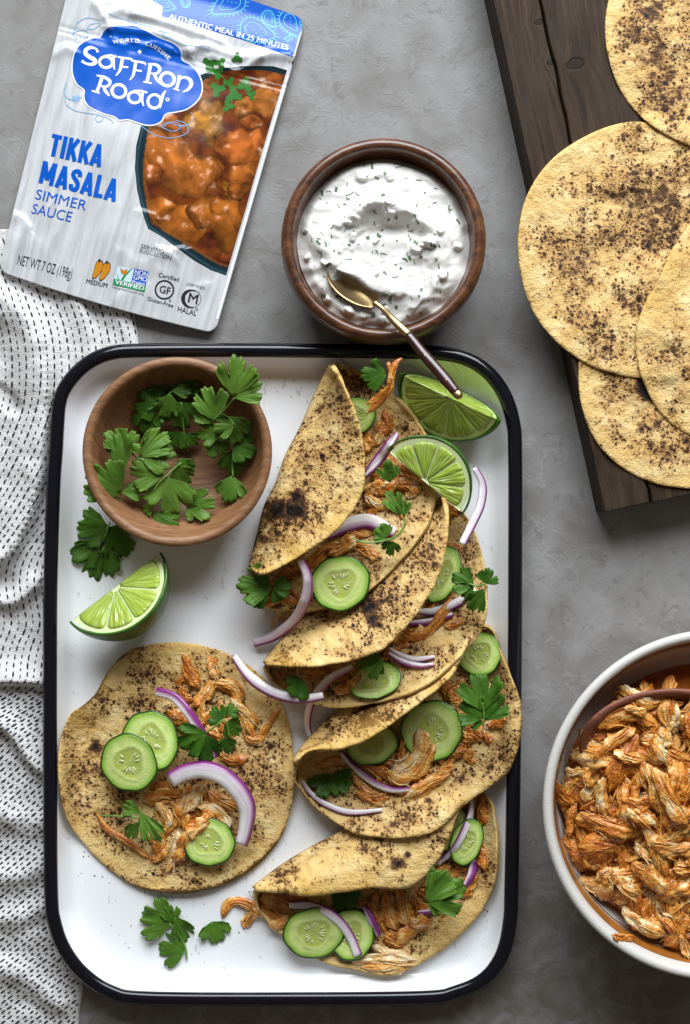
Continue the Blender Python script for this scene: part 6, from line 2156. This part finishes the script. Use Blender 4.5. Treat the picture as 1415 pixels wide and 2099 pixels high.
# --- first taco
top1 = taco('topmost folded taco with a large flap burnt black near the bowl',
            z5((487, 108), (440, 195), (398, 290), (362, 375), (320, 455), (282, 530), (240, 650), (190, 750), (158, 880), (120, 1022)), z5((489, 109), (524, 165), (562, 235), (602, 340), (630, 460), (638, 560), (631, 660), (605, 730), (560, 800), (480, 880), (380, 950), (280, 1010), (175, 1055), (122, 1028)),
            z5((491, 110), (560, 120), (620, 150), (720, 195), (800, 275), (890, 380), (952, 500), (985, 640), (965, 700), (945, 770), (900, 862), (800, 990), (660, 1122), (560, 1182), (400, 1222), (290, 1227), (175, 1192), (124, 1036)),
            12, 26, 100, 186, M['tort'], seed=9, char_top=[(*z5(240, 770), 30, 1.1), (*z5(340, 770), 24, 1.0), (*z5(345, 690), 16, .9), (*z5(430, 490), 40, .4), (*z5(420, 310), 20, .5), (*z5(360, 640), 60, .25), (*z5(180, 900), 24, .8), (*z5(500, 400), 60, -.1)], char_bot=[(*z5(620, 200), 30, .7), (*z5(560, 140), 30, .6), (*z5(810, 380), 26, .5), (*z5(860, 800), 40, .15)], gold_top=[(*z5(520, 840), 30, .6), (*z5(330, 980), 36, .6), (*z5(520, 180), 20, .4)], edge_char=[(*z5(160, 880), 40, 1.1), (*z5(340, 430), 40, .5), (*z5(636, 580), 40, .5)])
p1_ = pile('shredded chicken in the topmost taco with one strand sticking up', z5(700, 700))
poly1 = z5((620, 330), (740, 330), (790, 560), (880, 650), (860, 720), (760, 760), (690, 940), (430, 1020), (260, 1140), (200, 1170), (190, 1080), (400, 950), (560, 830), (640, 640))
fill_shreds(p1_, poly1, 30, (9, 20), (28, 65), cap=lambda x, y: float(hm_at(np.array([x, y]))) + 12)
cucumber('cucumber slice half under the flap near the tip of the topmost taco', z5(592, 338), 38, 44, 60, seed=13, lift=8, pct=60)
for pts, w, pale in [([(722, 310), (742, 370), (690, 425)], 56, .15), ([(660, 390), (640, 450), (640, 512)], 46, .5), ([(700, 370), (720, 420), (690, 470)], 40, .6), ([(660, 600), (725, 590), (795, 562)], 34, .4), ([(700, 655), (780, 642), (885, 662)], 56, .7), ([(640, 700), (700, 742), (765, 722)], 46, .8), ([(630, 680), (690, 655), (740, 650)], 36, .5),
                     ([(725, 735), (800, 782), (852, 855)], 20, .35), ([(375, 1025), (440, 962), (545, 918)], 62, .45), ([(475, 965), (540, 930), (590, 880)], 56, .6), ([(590, 920), (640, 950), (695, 985)], 56, .5), ([(230, 1062), (300, 1050), (375, 1012)], 56, .1), ([(195, 1090), (275, 1120), (345, 1185)], 52, .2), ([(175, 1190), (260, 1168), (335, 1190)], 46, .3), ([(270, 1130), (252, 1230), (208, 1302)], 24, .6), ([(300, 1165), (272, 1275), (262, 1300)], 22, .55)]:
    add_shred(p1_, z5(*pts), w / 2.211, pale)
lime('half wheel of lime propped against the topmost taco', (871, 988), 40, 97, 0.26, 0.42, float(hm_at(np.array([880., 980.]))) + 34, nseg=5, flip=-1, seed=3, cat='lime slice', segr=(0.07, 0.87), memb=0.011)
for pts, w, pale in [([(775, 568), (850, 592), (918, 632)], 40, .45), ([(820, 700), (860, 685), (895, 660)], 56, .75), ([(760, 640), (820, 650), (880, 690)], 46, .4), ([(790, 600), (770, 640), (740, 690)], 36, .4)]:
    add_shred(p1_, z5(*pts), w / 2.211, pale)
add_shred(p1_, z5((806, 75), (770, 110), (752, 170), (742, 225), (690, 285), (645, 330)), 15, .15, hpts=[206, 204, 200, 188, 176, 168])
add_shred(p1_, z5((745, 92), (752, 140), (742, 190)), 10, .1, hpts=[200, 202, 196])
add_shred(p1_, z5((760, 150), (750, 210), (715, 265)), 13, .35, hpts=[204, 196, 184])
add_shred(p1_, z5((730, 215), (690, 260), (640, 280)), 11, .1, hpts=[190, 182, 174])
onion('first of two purple onion strips beside the lime half wheel', z5((642, 596), (700, 515), (782, 412)), 13, side=-1, pw=.5, lift=6, taper=(.6, .3), thick=5)
onion('second of two purple onion strips, nearer the lime half wheel', z5((640, 612), (715, 535), (788, 420)), 12, side=1, pw=.6, lift=7, taper=(.6, .3), thick=5)
onion('broad white onion petal with purple skin in the topmost taco', z5((462, 882), (560, 835), (660, 818), (772, 868)), 33, side=1, pw=.42, lift=5, taper=(.4, .5), thick=7, curl=.4, pale=(.78, .72, .70))
onion('large lilac onion arc hanging from the left mouth of the topmost taco', z5((345, 985), (378, 1070), (370, 1165), (318, 1262), (225, 1335), (132, 1368)), 22, side=-1, hpts=[150, 150, 130, 80, 40, 22], pw=.32, taper=(.5, .7), thick=6, pale=(.70, .60, .66))
cucumber('big round cucumber slice leaning at the foot of the topmost taco', z5(525, 1096), 62, 57, -30, seed=12, lift=36, grad=(0.10, -0.02), pct=70)
sprig('cilantro leaf under the upper strand at the tip of the topmost taco', [[z5(735, 150), z5(610, 150), 1.0, 0.0, 150, 140]], group='cilantro on the folded tacos', name='cilantro_leaf')
hm_add(top1)
onion('pale onion arc resting between the lime half wheel and the tray wall', z5((1135, 572), (1170, 645), (1162, 740), (1122, 830), (1078, 918)), 18, side=-1, pw=.25, hpts=[120, 118, 122, 128, 136], taper=(.4, .8), thick=6, pale=(.80, .74, .78))
sprig('single upright cilantro leaf left of the lime half wheel', [[z5(750, 640), z5(735, 530), .8, 0.3, 178, 196], [z5(748, 625), z5(775, 580), .6, .3, 178, 190]], group='cilantro on the folded tacos', name='cilantro_leaf')
sprig('long cilantro sprig across the middle of the topmost taco', [[z5(800, 790), z5(735, 665), .5, 0.3, 172, 182], [z5(815, 800), z5(815, 705), .5, .25, 170, 178], [z5(740, 885), z5(668, 850), 1.1, 0.25, 166, 168], [z5(735, 890), z5(715, 815), .8, .28, 166, 172], [z5(760, 905), z5(745, 975), 1.15, 0.05, 164, 156]], [(z5((582, 890), (640, 912), (740, 900), (800, 865), (828, 800)), [168, 168, 168, 172, 172])], group='cilantro on the folded tacos')
sprig('two-lobed cilantro leaf at the left mouth of the topmost taco', [[z5(215, 1115), z5(45, 1085), .95, 0.15, 112, 104], [z5(205, 1125), z5(85, 1180), .8, .1, 112, 98], [z5(215, 1120), z5(312, 1100), .8, 0.05, 114, 120], [z5(220, 1130), z5(270, 1180), .9, 0.0, 112, 108]], group='cilantro on the folded tacos', name='cilantro_leaf')
sprig('dark cilantro sprig overhanging the right end of the charred middle taco', [[z5(1130, 1100), z5(1020, 1065), .95, 0.0, 156, 150], [z5(1130, 1105), z5(1060, 1155), .8, 0, 156, 150], [z5(1180, 1098), z5(1215, 1025), 1.1, 0, 162, 166], [z5(1180, 1120), z5(1100, 1232), .6, 0.1, 158, 150]], [(z5((1110, 1098), (1150, 1108), (1185, 1098)), [158, 160, 162])], group='cilantro on the folded tacos')

# ------------------------------------------------------------------ stoneware bowl of chicken
WB = np.array([1474.0, 1651.0]); WH = 230.0
wbowl = thing('stoneware_bowl', 'white stoneware bowl with an ochre band inside, full of shredded chicken', 'bowl', WB, 0)
prof = [(0.5, 2), (150, 2), (178, 0), (186, 6), (262, 60), (312, 140), (328, 205), (332, 222), (331, 229), (326, 232.5), (319, 232), (314, 227), (310, 212), (300, 172), (272, 112), (200, 56), (0.5, 36)]
_, P = lathe('bowl', WB, WH, prof, M['ceramic'], wbowl, 200)
hm_add(P, True)
lathe('painted_band', WB, WH, [(308.0, 207), (304.4, 193), (301.2, 180), (300.0, 175.4)], M['stripe'], wbowl, 200)
lathe('painted_line', WB, WH, [(297.6, 171.5), (296.6, 168.6)], M['stripe'], wbowl, 200)
c0 = plumb(WB, WH, 0)


def dome_h(x, y):
    h = 176.0
    for _ in range(2):
        p = plumb(np.stack([x, y], -1), 176, 0) - c0
        r = np.hypot(p[..., 0], p[..., 1])
    return 150 + 58 * np.clip(1 - (r / 292)**2, 0, 1)**0.8 + 9 * fbm(x / 70, y / 70, 3)


for pz, da, dh in (((600, 290), 0.10, 13), ((725, 248), 0.06, 8), ((655, 215), 0.05, 6), ((225, 820), 0.05, 12), ((300, 560), 0.035, 7), ((520, 330), 0.03, 6)):
    v_ = z8(*pz) - WB
    a0 = math.atan2(v_[1], v_[0])
    e_ = np.linspace(0, 2 * np.pi, 40, endpoint=False)[None]; k_ = np.linspace(0.01, 1, 8)[:, None]
    wob_ = 1 + 0.55 * fbm(np.cos(e_) * 2 + pz[0], np.sin(e_) * 2 + pz[1], 2, 3)
    aa = a0 + da * k_ * wob_ * np.cos(e_); hh = 196 + dh * k_ * wob_ * np.sin(e_)
    rr_ = np.interp(hh, [112, 172, 212, 227], [272, 300, 310, 314]) - 1.6 * (1 - k_**4) - 0.5
    x_ = c0[0] + rr_ * np.cos(aa); y_ = c0[1] + rr_ * np.sin(aa); kk_ = 1 / (1 - hh / H)
    P = np.stack([CX + (x_ - CX) * kk_, CY + (y_ - CY) * kk_, hh], -1)
    mesh('sauce_smear', P.reshape(-1, 3), gridfaces(8, 40, True), M['sauce'], wbowl, is_open=True)
cheap = thing('chicken_heap', 'big heap of orange sauced shredded chicken in the white stoneware bowl', 'shredded chicken', WB, 60)
nr, nt = 40, 150
rr = np.linspace(0.003, 1, nr)[:, None]; th_ = np.linspace(0, 2 * np.pi, nt, endpoint=False)[None]
cm = plumb(WB, WH, 160)
X = cm[0] + rr * 297 / (1 - 160 / H) * np.cos(th_); Y = cm[1] + rr * 297 / (1 - 160 / H) * np.sin(th_)
far = sstep(150, 330, np.hypot(X - cm[0], Y - cm[1])) * np.clip(-np.sin(th_) * 1.2, 0, 1)
Z = dome_h(X, Y) - 16 + 3 * fbm(X / 18, Y / 18, 4, 2) - 60 * far
SP = np.stack([X, Y, Z], -1)
V, F = disc_shell(SP, 40)
o = mesh('sauce', V, F, M['sauce'], cheap)
o['kind'] = 'stuff'
hm_add(SP, True)
# wooden serving spoon half buried at the back
ss = thing('serving_spoon', 'reddish wooden serving spoon buried in the chicken heap of the white bowl', 'serving spoon', z8(720, 560), 150)
sc_ = z8(800, 690)
a = np.linspace(0, 2 * np.pi, 80, endpoint=False)
rings = [(1.0, 1.0, 206), (1.0, 1.0, 213), (0.97, 0.97, 216), (0.92, 0.91, 215), (0.89, 0.88, 208), (0.78, 0.76, 182), (0.5, 0.5, 160), (0.01, 0.01, 154)]
rings = [(1.0 - 0.3, 0.7, 150), (0.96, 0.96, 185)] + rings
G = np.array([np.column_stack([sc_[0] + 196 * kx * np.cos(a), sc_[1] + 118 * ky * np.sin(a), np.full(80, hh) - 52 * np.clip(np.sin(a) + 0.15 - 0.35 * np.cos(a), 0, 1.2)]) for kx, ky, hh in rings])
mesh('spoon_bowl', G.reshape(-1, 3), gridfaces(len(rings), 80, True), M['spoon_wood'], ss)
hpth = spline(np.array([(*(sc_ + [185, -20]), 214), (*(sc_ + [260, -40]), 232), (*(sc_ + [420, -90]), 262)]), 20)
V, F = tube_mesh(tube(hpth, np.linspace(15, 13, 20), 12, 0.6))
mesh('handle', V, F, M['spoon_wood'], ss)
hm_add(G[2:], True)


def in_bowl(p, lim=300):
    q = plumb(np.asarray(p), 185, 0) - c0
    return math.hypot(*q) < lim


def bowl_shred(c, L, ang, w, pale, lim=291, bendk=0.10):
    d = np.array([math.cos(ang), math.sin(ang)]); nn = np.array([-d[1], d[0]]) * L * rng.normal() * bendk
    pts = [c - d * L / 2, c - d * L / 6 + nn * .8, c + d * L / 6 + nn, c + d * L / 2 - nn * 0.2]
    if not all(in_bowl(p, lim) for p in pts):
        return False
    cp = float(dome_h(np.array(c[0]), np.array(c[1]))) + rng.uniform(0, 26)
    add_shred(cheap, pts, w, pale, cap=cp)
    return True


region = z8((240, 800), (340, 760), (480, 600), (520, 440), (620, 400), (760, 470), (990, 470), (1100, 700), (1100, 1750), (860, 1760), (650, 1680), (480, 1560), (330, 1400), (280, 1250), (190, 900))
lo, hi = region.min(0), region.max(0)
cnt = 0
for i in range(6000):
    if cnt >= 240:
        break
    c = lo + (hi - lo) * rng.random(2)
    if c[0] > 1470 or not in_poly(region, c):
        continue
    big = rng.random() < 0.55
    if bowl_shred(c, rng.uniform(75, 140) if big else rng.uniform(30, 75), rng.normal() * 0.9 + (1.1 if c[1] < 1650 else 0.4), rng.uniform(26, 46) if big else rng.uniform(8, 17), min(0.9, max(0.05, rng.normal() * 0.22 + 0.30))):
        cnt += 1
for pts, w, pale in [([(505, 395), (590, 440), (680, 480), (730, 465)], 60, .6), ([(545, 495), (610, 510), (660, 520)], 44, .5), ([(240, 815), (300, 830), (360, 820)], 44, .6), ([(190, 870), (230, 950), (300, 990)], 60, .15), ([(300, 980), (270, 1060), (260, 1150)], 50, .3), ([(440, 850), (430, 950), (450, 1060)], 64, .95), ([(370, 800), (360, 850), (380, 900)], 56, .35),
                     ([(700, 630), (720, 720), (760, 790)], 80, .6), ([(655, 780), (690, 900), (720, 1030)], 60, .55), ([(700, 800), (770, 960), (860, 1090)], 80, .45), ([(320, 1360), (400, 1390), (490, 1440)], 90, .9), ([(500, 1350), (560, 1420), (640, 1440)], 90, .7), ([(540, 1500), (640, 1590), (760, 1650)], 84, .9), ([(480, 1650), (540, 1670), (600, 1660)], 50, .2), ([(740, 1560), (800, 1640), (740, 1700)], 56, .2), ([(820, 1650), (850, 1700), (868, 1770)], 50, .5), ([(490, 710), (560, 750), (640, 770)], 54, .5), ([(720, 610), (750, 640), (770, 700)], 50, .9), ([(390, 770), (480, 680), (600, 600)], 64, .35), ([(560, 1010), (620, 1060), (700, 1090)], 60, .8), ([(600, 1180), (640, 1230), (690, 1280)], 50, .85), ([(470, 1300), (450, 1350), (480, 1400)], 70, .6)]:
    add_shred(cheap, z8(*pts), w / 2.473, min(pale, 0.62), lift=4)
# the side of the heap beyond the picture edge, joined
Vs_, Fs_, Ps_ = [], [], []
off_ = 0
for i in range(900):
    if len(Vs_) >= 110:
        break
    a_ = rng.uniform(0, 6.283); q_ = 285 * math.sqrt(rng.random())
    c = cm + q_ * np.array([math.cos(a_), math.sin(a_)])
    if c[0] < 1440 or c[1] < 1480:
        continue
    L_ = rng.uniform(60, 120); an = rng.uniform(0, 3.14); d = np.array([math.cos(an), math.sin(an)])
    pts = np.array([c - d * L_ / 2, c + rng.normal(size=2) * 6, c + d * L_ / 2])
    if not all(in_bowl(p, 288) for p in pts):
        continue
    q9 = spline(pts, 9)
    hh = np.minimum(hm_at(q9), dome_h(q9[:, 0], q9[:, 1]) + 12) + 3
    w_ = rng.uniform(14, 32)
    V, F, pal = shred_verts(np.column_stack([q9, hh]), w_, 0.3, 4)
    Vs_.append(V); Fs_ += [[x_ + off_ for x_ in f] for f in F]; Ps_.append(pal); off_ += len(V)
o = mesh('loose_shreds', np.vstack(Vs_), Fs_, M['chicken'], cheap, attrs={'pale': np.concatenate(Ps_)})
o['kind'] = 'stuff'
# a crumb of herb on the tray
o = mesh('herb_crumb', np.array([(151, 1319, 8.6), (157, 1318, 8.6), (158, 1325, 8.6), (152, 1326, 8.6), (152, 1320, 10.5), (156, 1319.5, 11), (157, 1324, 10.8), (153, 1325, 10.2)]), [[0, 1, 5, 4], [1, 2, 6, 5], [2, 3, 7, 6], [3, 0, 4, 7], [4, 5, 6, 7], [3, 2, 1, 0]], M['fleck'], smooth=False)
tag(o, 'tiny dark herb crumb on the tray between lime wedge and rim', 'herb crumb')

# charred crumbs shed on the tray
VV, FF = [], []
spots_ = [(z7(170, 1340), 60, 12), (z6(640, 1480), 160, 16), (z6(170, 1290), 60, 10), (z6(1290, 1100), 60, 8), (z5(150, 1000), 50, 10), (z5(160, 640), 50, 8), (np.array([985., 1900.]), 40, 8)]
for c, r_, n_ in spots_:
    for i in range(n_):
        p = np.asarray(c) + rng.normal(size=2) * r_ * 0.5
        h0_ = float(hm_at(p))
        if h0_ > 20:
            continue
        s_ = rng.uniform(0.7, 2.0); b0 = len(VV); a0 = rng.uniform(0, 6)
        for k in range(5):
            a_ = a0 + k * 1.2566
            VV.append((p[0] + math.cos(a_) * s_ * rng.uniform(.6, 1.4), p[1] + math.sin(a_) * s_ * rng.uniform(.6, 1.4), h0_ + 0.15))
        VV.append((p[0], p[1], h0_ + 0.9 * s_))
        for k in range(5):
            FF.append((b0 + k, b0 + (k + 1) % 5, b0 + 5))
o = mesh('crumbs', np.array(VV), np.array(FF), M['crumb'], is_open=True, smooth=False)
tag(o, 'charred tortilla crumbs scattered on the white tray', kind='stuff')
